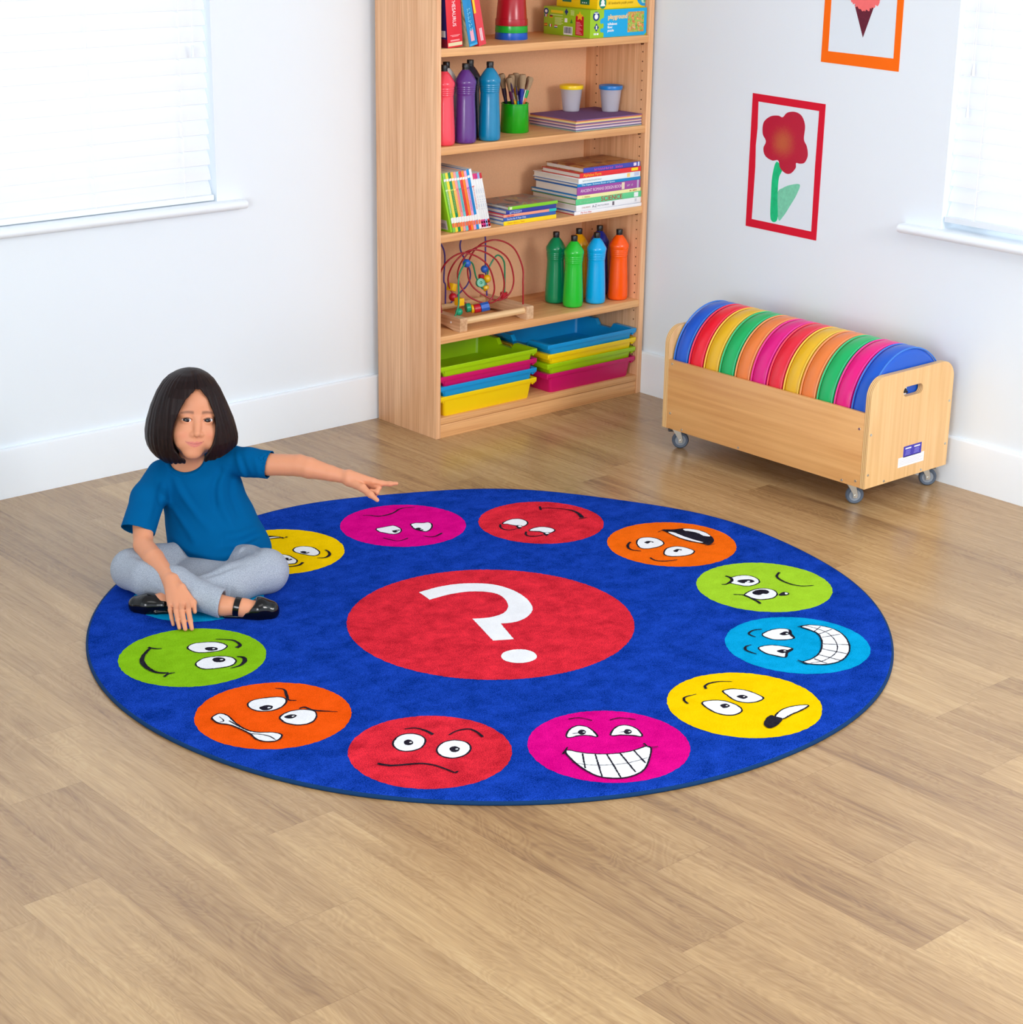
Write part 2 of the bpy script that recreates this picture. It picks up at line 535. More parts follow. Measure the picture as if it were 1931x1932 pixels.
bottle((0, 172, 238), 'sky blue paint bottle between the lime green and orange bottles', -.1960, -.2785, S[3])
bottle((255, 90, 8), 'orange paint bottle, rightmost of the lower shelf cluster', -.0920, -.2830, S[3])
bottle((244, 172, 6), 'amber yellow paint bottle half hidden behind the lime green and sky blue bottles', -.1960, -.1880, S[3])
bottle((10, 40, 150), 'dark blue paint bottle half hidden behind the sky blue one', -.0975, -.1890, S[3])

# ------------------------------------------------------------------ brush pot, spill pots, cups, paper
def pot(name, m, parent, r0, r1, h, th=.0025, z=0):
    """open pot with a rim bead"""
    prof = [(0, z), (r0 - .002, z), (r0, z + .002), (r1, z + h - .004), (r1 + .0012, z + h - .003), (r1 + .0012, z + h), (r1 - th, z + h), (r0 - th, z + th + .001), (0, z + th + .001)]
    return MB().lathe(prof, seg=48).build(name, m, parent, sharp=50)
gp = thing('brush_pot', 'bright green plastic pot holding paint brushes beside the teal bottle', 'pot', (-.512, -.197, S[1]))
pot('pot_body', plastic('pot_green', (24, 168, 24), .22), gp, .0480, .0450, .0945)
bw = mat('bristle', (168, 142, 112), .9, .1, var=.3, vscale=600)
fer = mat('ferrule', (190, 190, 186), .3, .5, metal=1)
def brush(label, x0, y0, x1, y1, h, col, wide, tip, fcol=None):
    """a paint brush leaning in the pot: handle, ferrule, bristles"""
    base = Vector((x0, y0, .008)); top = Vector((x1 * 1.22, y1 * 1.1, h * 1.10)); d = (top - base)
    t = thing('paint_brush', label, 'paint brush', (-.512, -.197, S[1]), 0, 'paint brushes in the green pot')
    P = lambda s: tuple(base + d * s)
    hm = mat('handle_' + '_'.join(map(str, col)), col, .25, .5, coat=.3)
    if wide:
        MB().tube([P(0), P(.3), P(.55), P(.62)], .004, rads=[.004, .005, .0058, .0065], seg=14).build('handle', hm, t)
        MB().tube([P(.60), P(.66), P(.75)], .0075, rads=[.0068, .0078, .0078], seg=16).build('ferrule', mat('handle_' + '_'.join(map(str, fcol or col)), fcol or col, .25, .5), t)
        MB().tube([P(.74), P(.86), P(.96), P(1)], .007, rads=[.0076, .0108, .0122, .0090], seg=16).build('bristles', bw, t)
    else:
        MB().tube([P(0), P(.4), P(.66)], .003, rads=[.0022, .0034, .0034], seg=12).build('handle', hm, t)
        MB().tube([P(.64), P(.80)], .003, rads=[.0034, .0026], seg=12).build('ferrule', fer, t)
        MB().tube([P(.79), P(.88), P(.95), P(1)], .003, rads=[.0026, .0034, .0024, .0006], seg=12).build('bristles', mat('dark_tip_%d' % tip, (60, 40, 80) if tip else (110, 70, 50), .7), t)
brush('stubby blue banded paint brush at the front of the green pot', .002, -.020, .004, -.030, .172, (18, 40, 150), True, 0)
brush('red banded bristle brush leaning at the centre of the green pot', 0, .005, -.016, -.002, .170, (60, 20, 40), True, 0, (150, 20, 40))
brush('dark handled bristle brush leaning at the left of the green pot', -.01, .01, -.036, .018, .172, (40, 30, 60), True, 0, (60, 40, 60))
brush('yellow banded bristle brush standing behind the blue banded one', .01, .01, .010, .010, .172, (230, 180, 20), True, 0)
brush('orange banded bristle brush at the back of the green pot', .01, .02, .020, .012, .168, (230, 110, 30), True, 0, (240, 190, 40))
brush('green banded bristle brush leaning out to the right of the green pot', .005, -.005, .047, -.010, .160, (235, 110, 50), True, 0, (20, 160, 70))
brush('bristle brush with a plum band leaning left at the rim of the green pot', -.004, -.012, -.032, -.012, .164, (50, 30, 70), True, 0, (90, 30, 70))
brush('blunt bristle brush with a navy band in the middle of the green pot', .004, .0, .012, -.016, .160, (30, 40, 110), True, 0, (24, 40, 120))
brush('thin orange handled brush leaning left over the green pot rim', .02, .0, -.034, -.024, .150, (240, 140, 50), False, 1)
brush('thin yellow handled brush with a purple tip in the green pot', .02, -.01, -.029, -.020, .142, (240, 200, 40), False, 1)
brush('thin teal handled brush leaning left in the green pot', .02, -.01, -.020, -.030, .140, (20, 150, 180), False, 1)
brush('thin light handled brush with a brown pointed tip in the green pot', -.01, -.01, .034, -.018, .155, (240, 240, 230), False, 0)

tub_m = bpy.data.materials.new('frosted_tub'); _t = NT(tub_m)
_t.b.inputs['Base Color'].default_value = lin((240, 238, 248)); _t.b.inputs['Roughness'].default_value = .3
_t.b.inputs['Transmission Weight'].default_value = .35; _t.b.inputs['Alpha'].default_value = .74
def spill_pot(rgb, label, x, y):
    t = thing('water_pot', label, 'pot', (x, y, S[1] + .0385), 0, 'water pots on the coloured paper')
    pot('tub', tub_m, t, .0285, .0375, .080, .0018)
    lm = plastic('lid_' + '_'.join(map(str, rgb)), rgb, .3)
    MB().lathe([(.020, .0815), (.031, .0805), (.0375, .0755), (.0405, .0755), (.0412, .078), (.0412, .086), (.0402, .0885), (.034, .0875), (.022, .083), (.014, .060), (.012, .060), (.020, .0815)], seg=48).build('lid', lm, t, sharp=45)
    return t
spill_pot((250, 214, 20), 'frosted water pot with a yellow lid on the paper stack', -.1955, -.130)
spill_pot((26, 124, 204), 'frosted water pot with a blue lid on the paper stack', -.0900, -.2150)

# stack of coloured paper: bundles of sheets, each a colour
PAPER = [(150, 176, 160), (110, 96, 140), (226, 214, 220), (190, 150, 170), (86, 80, 134), (232, 206, 190), (196, 128, 140), (120, 104, 150), (236, 214, 160), (240, 206, 130), (212, 126, 92), (124, 92, 140)]
z = S[1]
for i, c in enumerate(PAPER):
    h = .0382 / 12
    jx, jy = random.uniform(-.002, .002), random.uniform(-.002, .002)
    sh = MB()
    x0, x1, y0, y1 = -.3515 + jx, -.0445 + jx * .5, -.3235 + jy, -.0905 + jy
    pts = [(x0, y1), (x0, y0)]
    sh.box((x0, y0, .0001), (x1, y1, h), 0)
    o = sh.build('paper_bundle', mat('paper_%d' % i, c, .8, .15), None, (0, 0, z))
    nm = ['pale green', 'violet', 'off white', 'mauve', 'deep indigo', 'pale peach', 'dusty rose', 'lilac', 'cream', 'pale yellow', 'terracotta', 'plum purple'][i]
    where = 'lowest of the stack under the water pots' if i == 0 else ('topmost of the stack, under the water pots' if i == 11 else 'between the %s and %s bundles' % tuple(['pale green', 'violet', 'off white', 'mauve', 'deep indigo', 'pale peach', 'dusty rose', 'lilac', 'cream', 'pale yellow', 'terracotta', 'plum purple'][j] for j in (i - 1, i + 1)))
    tag(o, nm + ' bundle of craft paper ' + where, 'paper', 'coloured paper in the stack')
    z += h

# nested cups, upside down on the top shelf
def cup(label, rgb, z, r0):
    t = thing('stacking_pot', label, 'pot', (-.530, -.195, S[0] + z), 0, 'upturned pots nested on the top shelf')
    m = plastic('cup_' + '_'.join(map(str, rgb)), rgb, .22)
    h = .125
    prof = [(r0, 0), (r0 + .0005, .002), (r0 - .0005, .0205), (r0 - .0025, .021), (r0 - .011, h - .003), (r0 - .013, h), (0, h), (0, h - .002), (r0 - .014, h - .002), (r0 - .004, .02), (r0 - .0022, 0), (r0, 0)]
    MB().lathe(prof, seg=56).build('pot_body', m, t, sharp=45)
cup('blue upturned pot at the bottom of the nested pots', (20, 92, 200), 0, .0535)
cup('green upturned pot nested between the blue and red pots', (20, 170, 50), .0222, .0532)
cup('red upturned pot on top of the nested pots', (176, 24, 40), .0440, .0530)

# ------------------------------------------------------------------ books
page_m = mat('book_pages', (226, 220, 208), .85, .1, var=.06, vscale=900)
def cover_mat(rgb, rough=.32):
    return mat('cover_' + '_'.join(map(str, rgb)), rgb, rough, .45)
def pict_mat(name, cols, scale=26, seed=0):
    """printed picture: patches of flat ink colours"""
    if name in MATS: return MATS[name]
    m = bpy.data.materials.new(name); t = NT(m)
    tc = t.n('ShaderNodeTexCoord'); mp = t.n('ShaderNodeMapping'); mp.inputs['Location'].default_value = (seed, seed * .37, 0)
    t.l(tc.outputs['Object'], mp.inputs[0])
    nz = t.n('ShaderNodeTexNoise', i_Scale=scale, i_Detail=5, i_Distortion=1.2); t.l(mp.outputs[0], nz.inputs['Vector'])
    cr = t.n('ShaderNodeValToRGB'); el = cr.color_ramp.elements
    while len(el) < len(cols): el.new(.5)
    for i, c in enumerate(cols):
        el[i].position = .30 + .42 * i / (len(cols) - 1); el[i].color = lin(c)
    t.l(nz.outputs['Fac'], cr.inputs[0]); t.l(cr.outputs[0], t.b.inputs['Base Color'])
    t.b.inputs['Roughness'].default_value = .35
    MATS[name] = m
    return m
def book(label, L, D, T, spine, top=None, hard=True, texts=(), group=None, bands=(), cover2=None, name='book'):
    """flat book: spine along +x facing -y, base at z=0; hard = boards overhang the pages.  Materials: spine, front cover"""
    t = thing(name, label, 'book', (0, 0, 0), 0, group)
    bt = min(.0026, T * .2) if hard else .0007
    ov = .003 if hard else .0004
    sm = cover_mat(spine) if isinstance(spine, tuple) else spine
    tm = cover_mat(top) if isinstance(top, tuple) else (top or sm)
    cm = cover_mat(cover2) if isinstance(cover2, tuple) else (cover2 or tm)
    c = MB()
    c.box((0, .0006, T - bt), (L, D, T), min(.0006, bt * .3), 1)
    c.box((0, .0006, 0), (L, D, bt), min(.0006, bt * .3), 2)
    c.box((0, 0, 0), (L, bt * 1.1, T), min(.0009, T * .1), 0)
    c.build('cover', [sm, tm, cm], t)
    MB().box((ov, bt * .9, bt * .9), (L - ov, D - ov, T - bt * .9)).build('page_block', page_m, t)
    for x0, x1, z0, z1, col in bands:                       # printed spine panels
        MB().box((L * x0, -.00025, T * z0), (L * x1, .0002, T * z1)).build('spine_panel', cover_mat(col), t)
    for txt, x, size, col, w in texts:
        lettering('spine_title', txt, size, cover_mat(col), t, frame_m((L * x, -.0004, T * .5), (1, 0, 0), (0, 0, 1)), width=w)
    return t
def place(t, x, y, z, rz=0):
    t.location = (x, y, z); t.rotation_euler = (0, 0, rz)
def stand(t, x, y, z, lean):
    """book upright: spine towards the room, title reading down, top leaning to -x by lean degrees"""
    base = Matrix(((0, 0, -1, 0), (0, 1, 0, 0), (1, 0, 0, 0), (0, 0, 0, 1)))     # L->z, T->-x
    t.matrix_world = Matrix.Translation((x, y, z)) @ Matrix.Rotation(-math.radians(lean), 4, 'Y') @ base

# top shelf
def upright(label, H_, D, T, spine, front, lean, x, y, z, texts=(), bands=(), hard=True, group=None):
    """x = right bottom edge of the spine"""
    t = thing('book', label, 'book', (0, 0, 0), 0, group)
    bt = .0028 if hard else .0007
    sm = cover_mat(spine) if isinstance(spine, tuple) else spine
    fm = cover_mat(front) if isinstance(front, tuple) else front
    c = MB()
    c.box((0, .0006, 0), (bt, D, H_), bt * .25, 1)
    c.box((T - bt, .0006, 0), (T, D, H_), bt * .25, 1)
    c.box((0, 0, 0), (T, bt * 1.1, H_), bt * .3, 0)
    c.build('cover', [sm, fm], t)
    ov = .003 if hard else .0003
    MB().box((bt * .9, bt, ov), (T - bt * .9, D - ov, H_ - ov)).build('page_block', page_m, t)
    for a0, a1, z0, z1, col in bands:
        MB().box((T * a0, -.0003, H_ * z0), (T * a1, .0002, H_ * z1)).build('spine_panel', cover_mat(col) if isinstance(col, tuple) else col, t)
    for txt, zt, size, col, w in texts:
        lettering('spine_title', txt, size, cover_mat(col), t, frame_m((T * .5, -.0005, H_ * zt), (0, 0, -1), (1, 0, 0)), width=w)
    t.matrix_world = Matrix.Translation((x, y, z)) @ Matrix.Rotation(-math.radians(lean), 4, 'Y') @ Matrix.Translation((0, 0, 0))
    return t
b = upright('thick red spined dictionary standing at the left end of the top shelf', .262, .20, .0600, (226, 32, 46), (36, 30, 100), 4.2, -.9125, -.336, S[0],
       texts=[('AND THESAURUS', .715, .0190, (250, 240, 240), .124)],
       bands=[(.04, .96, .018, .058, (226, 214, 170)), (.2, .8, .072, .090, (248, 150, 150)), (.3, .75, .125, .131, (248, 170, 170)), (.2, .85, .138, .144, (248, 170, 170))])
MB().box((-.0004, .001, .0012), (.0002, .199, .026)).build('cover_band', cover_mat((130, 20, 50)), b)
MB().box((-.0005, .008, .032), (.0002, .040, .052)).build('barcode_label', cover_mat((220, 220, 226)), b)
pm1 = pict_mat('print_cream', [(120, 100, 70), (190, 170, 120), (214, 200, 160), (160, 150, 120), (90, 90, 80)], 18)
upright('blue spined picture book leaning beside the thick red dictionary', .25, .20, .0345, (26, 136, 196), pm1, 12.5, -.8270, -.3385, S[0],
       texts=[('sure', .76, .024, (240, 246, 250), None), ('#7', .47, .013, (130, 206, 236), .085)], bands=[(.3, .7, .06, .20, (238, 170, 186)), (.06, .94, .005, .03, (60, 170, 220))])
upright('red spined picture book leaning at the right of the blue spined book', .245, .19, .0300, (228, 66, 76), (216, 40, 54), 12.5, -.7875, -.338, S[0],
       texts=[('#6', .22, .010, (252, 210, 214), .04)], bands=[(.0, .28, .42, .60, (250, 206, 40)), (.2, .9, .64, .72, (250, 226, 200)), (.35, .7, .06, .22, (250, 200, 206))])

# leaning paperbacks on the third shelf
SER = [((132, 200, 90), (230, 235, 200), 'lime green'), ((250, 226, 60), (246, 236, 160), 'yellow'), ((24, 142, 84), (190, 220, 90), 'dark green'), ((250, 190, 70), (250, 220, 150), 'golden orange'),
       ((240, 160, 160), (240, 120, 120), 'salmon pink'), ((120, 200, 206), (60, 170, 170), 'pale turquoise'), ((232, 56, 48), (236, 90, 60), 'scarlet'), ((250, 140, 50), (250, 150, 60), 'tangerine'),
       ((238, 170, 206), (180, 100, 190), 'candy pink'), ((0, 144, 212), (60, 130, 200), 'bright blue'), ((240, 240, 240), (230, 130, 120), 'white')]
x = -.8890; lean = 13.5
lb = upright('lime green picture book leaning against the left end of the third shelf', .200, .17, .0075, (150, 210, 40), (140, 204, 30), lean, x, -.325, S[2], hard=False, group='leaning paperbacks on the third shelf', bands=[(0, 1, 0, .01, (90, 150, 20))])
MB().box((-.0005, .012, .008), (.0002, .062, .040)).build('barcode_label', cover_mat((206, 204, 214)), lb)
q = MB()
for k_ in range(7): q.box((-.0008, .020 + k_ * .0052, .012), (-.0004, .0225 + k_ * .0052, .028))
q.build('barcode', cover_mat((110, 104, 120)), lb)
x += .0086
for i, (c, c2, nm) in enumerate(SER):
    upright('%s spined slim paperback leaning in the series, %s' % (nm, 'beside the lime green picture book' if i == 0 else 'right of the %s one' % SER[i - 1][2]), .198 + (.004 if i in (9, 10) else 0), .155, .0100, c, c, lean, x, -.327 - .0002 * i, S[2], hard=False,
            group='leaning paperbacks on the third shelf', texts=[('#14', .70, .0050, c2, .075)],
            bands=[(0, 1, .155, .245, (238, 238, 232)), (.1, .9, .08, .150, (236, 110, 70)), (.05, .95, .86, .90, (248, 246, 240)), (.05, .95, .70, .72, c2)])
    x += .0108
for i, (c2, nm) in enumerate([((222, 60, 120), 'pink topped'), ((210, 50, 130), 'magenta topped'), ((150, 170, 220), 'lavender topped'), ((206, 40, 50), 'red topped')]):
    upright('white slim book with a %s spine leaning at the right end of the paperbacks' % nm, .186, .155, .0088, (236, 238, 236), (238, 240, 240), lean, x, -.329 - .0002 * i, S[2], hard=False,
            group='leaning paperbacks on the third shelf', texts=[('#18', .72, .0030, (176, 190, 214), .07)],
            bands=[(0, 1, .90, 1, c2), (0, 1, .02, .16, c2), (.2, .8, .03, .06, (240, 230, 240)), (.2, .8, .09, .13, (250, 225, 240))])
    x += .0094

# the low stack of five
g = 'low stack of thin books on the third shelf'
z = S[2]
pm2 = pict_mat('print_pirate', [(60, 64, 74), (140, 140, 140), (170, 110, 80), (120, 140, 150), (190, 170, 90), (90, 80, 60)], 14, 3)
STK = [('yellow spined thin hardback, lowest of the low stack', .232, .175, .0135, (250, 214, 10), (110, 150, 190), 'Once Upon a Time', (222, 150, 10), -.6720, 0),
       ('mid blue spined thin hardback second from the bottom of the low stack', .230, .170, .0122, (46, 92, 176), (60, 100, 170), 'Stories for 4 Year Olds', (220, 226, 240), -.6735, 0),
       ('peach spined thin paperback in the middle of the low stack', .233, .172, .0090, (246, 160, 130), (214, 60, 70), '#8', (240, 80, 70), -.6735, 0),
       ('royal blue spined thin hardback second from the top of the low stack', .220, .170, .0140, (44, 56, 150), (80, 110, 170), '#9', (190, 210, 250), -.6620, 0),
       ('lime spined picture book on top of the low stack', .218, .170, .0110, (130, 206, 30), pm2, '', (90, 160, 20), -.6530, 0)]
for lb, L, D, T, sp, tp, tx, tcol, x, rz in STK:
    t = book(lb, L, D, T, sp, tp, texts=[(tx, .06, T * .72, tcol, None)] if tx else (), group=g, bands=[(.86, 1, 0, 1, (30, 190, 180))] if 'peach' in lb else ([(.02, .07, .15, .85, (230, 240, 190))] if 'lime' in lb else ()))
    place(t, x, -.334, z, math.radians(rz)); z += T

# the tall stack of nine
g = 'tall stack of big books on the third shelf'
z = S[2]
pm3 = pict_mat('print_atlas', [(90, 60, 40), (180, 110, 50), (196, 150, 90), (150, 60, 40), (120, 120, 110)], 12, 9)
TALL = [('slim white atlas with a red lower board, lowest of the tall stack', .318, .205, .0118, (240, 240, 242), (60, 100, 170), (190, 30, 50), [('My First Atlas', .09, .0090, (220, 120, 120), None)], -.3580),
        ('thick white encyclopedia lying second from the bottom of the tall stack', .308, .215, .0205, (242, 242, 244), (236, 236, 238), None, [('CHILDREN\'S', .08, .0075, (190, 150, 140), None), ('A-Z', .24, .013, (90, 100, 120), None), ('ENCYCLOPEDIA', .32, .0075, (150, 150, 160), None)], -.3490),
        ('green science book lying third from the bottom of the tall stack', .308, .225, .0205, (96, 206, 140), (90, 140, 40), None, [('#12', .06, .009, (140, 224, 164), .075), ('SCIENCE', .375, .0225, (190, 40, 50), .100)], -.3500),
        ('thin cream spined book with blue boards under the purple book', .302, .235, .0118, (244, 240, 170), (0, 130, 190), None, [('#8', .08, .006, (220, 190, 120), .035), ('#8', .80, .005, (200, 90, 50), .04)], -.3470),
        ('thick purple ancient history book in the middle of the tall stack', .298, .215, .0280, (160, 72, 160), (40, 110, 180), None, [('ANCIENT ROMANS DESIGN BOOK', .05, .0155, (236, 214, 230), .195), ('#6', .78, .008, (226, 190, 220), .03)], -.3465),
        ('thin blue spined book lying on the thick purple book', .297, .225, .0108, (0, 136, 198), (30, 90, 160), None, [('The Super Science Book of Space', .06, .0085, (220, 240, 250), .155)], -.3450),
        ('white spined hardback lying third from the top of the tall stack', .292, .230, .0185, (236, 246, 248), (240, 244, 244), None, [('#14', .06, .007, (186, 206, 212), .09)], -.3420),
        ('red spined alphabet book lying second from the top of the tall stack', .285, .195, .0165, (232, 40, 48), (200, 50, 40), None, [('Alphabet Farm', .05, .0140, (252, 190, 40), None)], -.3350),
        ('blue violet spined storybook with a brown printed cover topping the tall stack', .268, .190, .0165, (66, 72, 176), pm3, None, [('#16', .18, .0085, (206, 90, 180), .145)], -.3180)]
for i, (lb, L, D, T, sp, tp, c2, tx, x) in enumerate(TALL):
    bands = []
    if i == 2: bands = [(.885, .95, .12, .88, (236, 240, 240))]
    if i == 4: bands = [(.945, .975, 0, 1, (190, 170, 200)), (.70, .745, .08, .92, (236, 220, 190))]
    if i == 6: bands = [(.78, .83, .15, .85, (250, 210, 120)), (.90, .98, .2, .9, (190, 200, 226))]
    if i == 7: bands = [(.84, .95, .25, .85, (246, 214, 20))]
    if i == 8: bands = [(.88, .93, .2, .85, (236, 220, 236)), (.955, .985, .05, .95, (200, 206, 226))]
    if i == 1: bands = [(.90, .93, .3, .8, (200, 200, 206)), (.55, .58, .2, .85, (110, 100, 110))]
    t = book(lb, L, D, T, sp, tp, hard=True, texts=tx, group=g, bands=bands, cover2=c2)
    place(t, x, -.3345 + .0012 * (i % 3), z, math.radians([0, .3, -.3, .2, 0, -.2, .3, -.4, .2][i])); z += T
# ------------------------------------------------------------------ puzzle boxes on the top shelf
pz_green = cover_mat((150, 194, 30)); pz_blue = cover_mat((0, 166, 222)); navy = cover_mat((20, 50, 120)); wht = cover_mat((240, 242, 244)); pz_yel = cover_mat((248, 204, 10)); red_p = cover_mat((200, 24, 44))
pic_play = pict_mat('print_playground', [(60, 120, 60), (120, 170, 60), (160, 200, 80), (200, 90, 60), (230, 200, 90), (110, 160, 190)], 60, 5)
W_, D_, H_ = .262, .228, .0905
bx = thing('puzzle_box', 'green and blue playground floor puzzle box, lower of the two boxes', 'box', (-.3045, -.330, S[0]))
MB().box((0, 0, 0), (W_, D_, H_), .001).build('box_body', pz_green, bx)
face = MB()
# the blue half of the front with its jigsaw edge
jig = [(.062, .001), (.062, .016), (.0475, .0185), (.046, .026), (.051, .031), (.058, .030), (.0615, .034), (.0615, .044), (.057, .047), (.049, .0445), (.045, .049), (.046, .058), (.053, .062), (.062, .0645), (.062, .0895), (W_ - .001, .0895), (W_ - .001, .008), (W_ - .012, .001)]
face.prism(jig, -.0003, .0004, lambda u, v, d: (u, d, v)).build('front_panel', pz_blue, bx)
fr = lambda x, z: frame_m((x, -.0007, z), (1, 0, 0), (0, 0, 1))
lettering('title', 'playground', .021, cover_mat((250, 206, 130)), bx, fr(.080, .0655), bold=.0006, width=.088)
for i, (w, z) in enumerate((('talkabout', .043), ('floor', .0325), ('puzzle', .022))):
    lettering('subtitle', w, .0115, wht, bx, fr(.079, z), bold=.0003)
p = MB(); p.box((.172, -.0006, .0125), (W_ - .014, .0002, .079)); p.build('picture_panel', pic_play, bx)
p = MB(); c_ = [(.0265 + .0165 * math.cos(a) * .9, .0700 + .0150 * math.sin(a)) for a in np.linspace(0, 2 * PI, 24, endpoint=False)]
p.prism(c_, -.0005, .0002, lambda u, v, d: (u, d, v)).build('badge', navy, bx)
p = MB(); c_ = [(.0265 + .0080 * math.cos(a), .0690 + .0085 * math.sin(a)) for a in np.linspace(0, 2 * PI, 20, endpoint=False)]
p.prism(c_, -.0008, -.0004, lambda u, v, d: (u, d, v))
p.box((.017, -.0008, .079), (.036, -.0004, .0815)); p.build('badge_emblem', wht, bx)
def jigsaw_piece(cx, cz, s, par, m, fr_):
    pts = []
    for i in range(40):
        a = 2 * PI * i / 40
        pts.append((cx + s * (1 + .22 * math.cos(4 * a)) * math.cos(a) * .8, cz + s * (1 + .22 * math.cos(4 * a)) * math.sin(a)))
    q = MB(); q.prism(pts, -.0005, .0002, fr_); return q.build('jigsaw_emblem', m, par)
jigsaw_piece(.0285, .034, .0105, bx, navy, lambda u, v, d: (u, d, v))
q = MB(); q.box((.026, -.0008, .028), (.031, -.0004, .040)); q.build('age_mark', wht, bx)
q = MB(); q.box((.017, -.0006, .010), (.021, -.0002, .016)); q.box((.023, -.0006, .010), (.027, -.0002, .016)); q.box((.030, -.0006, .010), (.038, -.0002, .016)); q.build('age_mark', wht, bx)
# left end: flags, barcode, red star label, tiny print.  u runs from the back to the front edge
ef = lambda u, v, d: (d, D_ - u, v)
def end_box(n, u0, u1, z0, z1, m, d=-.0005):
    q = MB(); q.box((d, D_ - u1, z0), (.0002, D_ - u0, z1)); return q.build(n, m, bx)
q = MB(); q.prism([(.012 + .0115 * math.cos(a), .0745 + .010 * math.sin(a)) for a in np.linspace(0, 2 * PI, 20, endpoint=False)], -.0005, .0002, ef); q.build('badge', navy, bx)
q = MB(); q.prism([(.012 + .006 * math.cos(a), .0745 + .005 * math.sin(a)) for a in np.linspace(0, 2 * PI, 20, endpoint=False)], -.0008, -.0003, ef); q.build('badge_emblem', wht, bx)
end_box('print_line', .036, .096, .071, .080, cover_mat((230, 204, 30))); end_box('print_line', .034, .094, .0635, .0655, cover_mat((214, 226, 160)))
for k in range(6): end_box('print_line', .056, .088 + .008 * (k % 2), .034 + k * .0042, .0362 + k * .0042, cover_mat((206, 222, 140)))
flags = [(.004, .056, [(40, 60, 130), (236, 236, 240), (200, 30, 50)], 0), (.030, .054, [(30, 30, 34), (190, 30, 40), (230, 170, 30)], 1), (.004, .026, [(190, 30, 40), (240, 190, 40), (190, 30, 40)], 1), (.027, .0245, [(20, 120, 70), (236, 236, 240), (200, 30, 50)], 0), (.054, .023, [(200, 30, 50), (236, 236, 240), (40, 80, 160)], 1)]
for u, z, cols, hor in flags:
    for i, c in enumerate(cols):
        if hor: end_box('flag_mark', u, u + .014, z + .009 - .003 * (i + 1), z + .009 - .003 * i, cover_mat(c))
        else: end_box('flag_mark', u + .0046 * i, u + .0046 * (i + 1), z, z + .009, cover_mat(c))
jigsaw_piece(.112, .078, .0085, bx, navy, lambda u, v, d: (d, D_ - u, v))
for k in range(4): end_box('print_line', .133, .150, .069 + k * .0042, .0712 + k * .0042, cover_mat((214, 228, 150)))
end_box('safety_mark', .104, .117, .044, .057, wht); q = MB(); q.prism([(.131, .043), (.1375, .057), (.144, .043)], -.0005, .0002, ef); q.build('recycling_mark', cover_mat((60, 140, 40)), bx)
end_box('barcode_label', .100, .143, .004, .031, wht)
bars = MB(); u = .104
rb = random.Random(5)
while u < .139:
    w = rb.choice((.0008, .0012, .002)); bars.box((-.0008, D_ - u - w, .009), (-.0004, D_ - u, .029)); u += w + rb.choice((.0008, .0014))
bars.build('barcode', cover_mat((90, 92, 104)), bx)
end_box('red_label', .158, .197, .006, .068, red_p)
for k in range(9): end_box('print_line', .162, .190 - .006 * (k % 3), .010 + k * .0046, .0122 + k * .0046, cover_mat((236, 150, 160)), -.0008)
st = [(.178 + (.017 if i % 2 == 0 else .0085) * math.sin(PI * i / 5), .068 + (.0155 if i % 2 == 0 else .0078) * math.cos(PI * i / 5)) for i in range(10)]
q = MB(); q.prism(st, -.0011, -.0003, ef); q.build('star_mark', cover_mat((250, 190, 30)), bx)

b2 = thing('puzzle_box', 'yellow landmarks puzzle box lying on the playground puzzle box', 'box', (-.2665, -.322, S[0] + .0907))
W2, D2, H2 = .222, .200, .075
MB().box((0, 0, 0), (W2, D2, H2), .001).build('box_body', pz_yel, b2)
lettering('title', 'UK landmarks puzzle poster', .0125, cover_mat((176, 150, 20)), b2, fr(.046, .0185), width=.118, shear=.2)
q = MB(); q.prism([(.024 + .0165 * math.cos(a), .0200 + .0185 * math.sin(a)) for a in np.linspace(0, 2 * PI, 28, endpoint=False)], -.0005, .0002, lambda u, v, d: (u, d, v)); q.build('tree_badge', cover_mat((20, 130, 100)), b2)
q = MB(); q.prism([(.012, .010), (.036, .010), (.030, .020), (.033, .022), (.024, .036), (.015, .022), (.018, .020)], -.0008, -.0003, lambda u, v, d: (u, d, v)); q.build('tree_emblem', wht, b2)
q = MB(); q.prism([(.216 + .034 * math.cos(a), .034 + .030 * math.sin(a)) for a in np.linspace(PI * .5, PI * 1.45, 18)] + [(.2215, .004), (.2215, .064)], -.0005, .0002, lambda u, v, d: (u, d, v)); q.build('picture_ring', cover_mat((20, 150, 210)), b2)
q = MB(); q.prism([(.2175 + .024 * math.cos(a), .035 + .022 * math.sin(a)) for a in np.linspace(PI * .5, PI * 1.42, 18)] + [(.2215, .014), (.2215, .057)], -.0008, -.0003, lambda u, v, d: (u, d, v)); q.build('picture_panel', pict_mat('print_map', [(40, 130, 150), (60, 170, 130), (120, 200, 150), (200, 220, 220)], 40, 2), b2)
q = MB()
for u0, z0 in ((.030, .012), (.118, .012)):
    q.box((-.0005, D2 - u0 - .044, z0 + (.004 if u0 < .1 else 0)), (.0002, D2 - u0, z0 + .05), 0)
q.build('letter_mark', cover_mat((0, 110, 80)), b2)
q = MB()
for u0 in (.127, .136, .145): q.box((-.0008, D2 - u0 - .004, .016), (-.0004, D2 - u0, .020))
q.build('letter_dots', wht, b2)

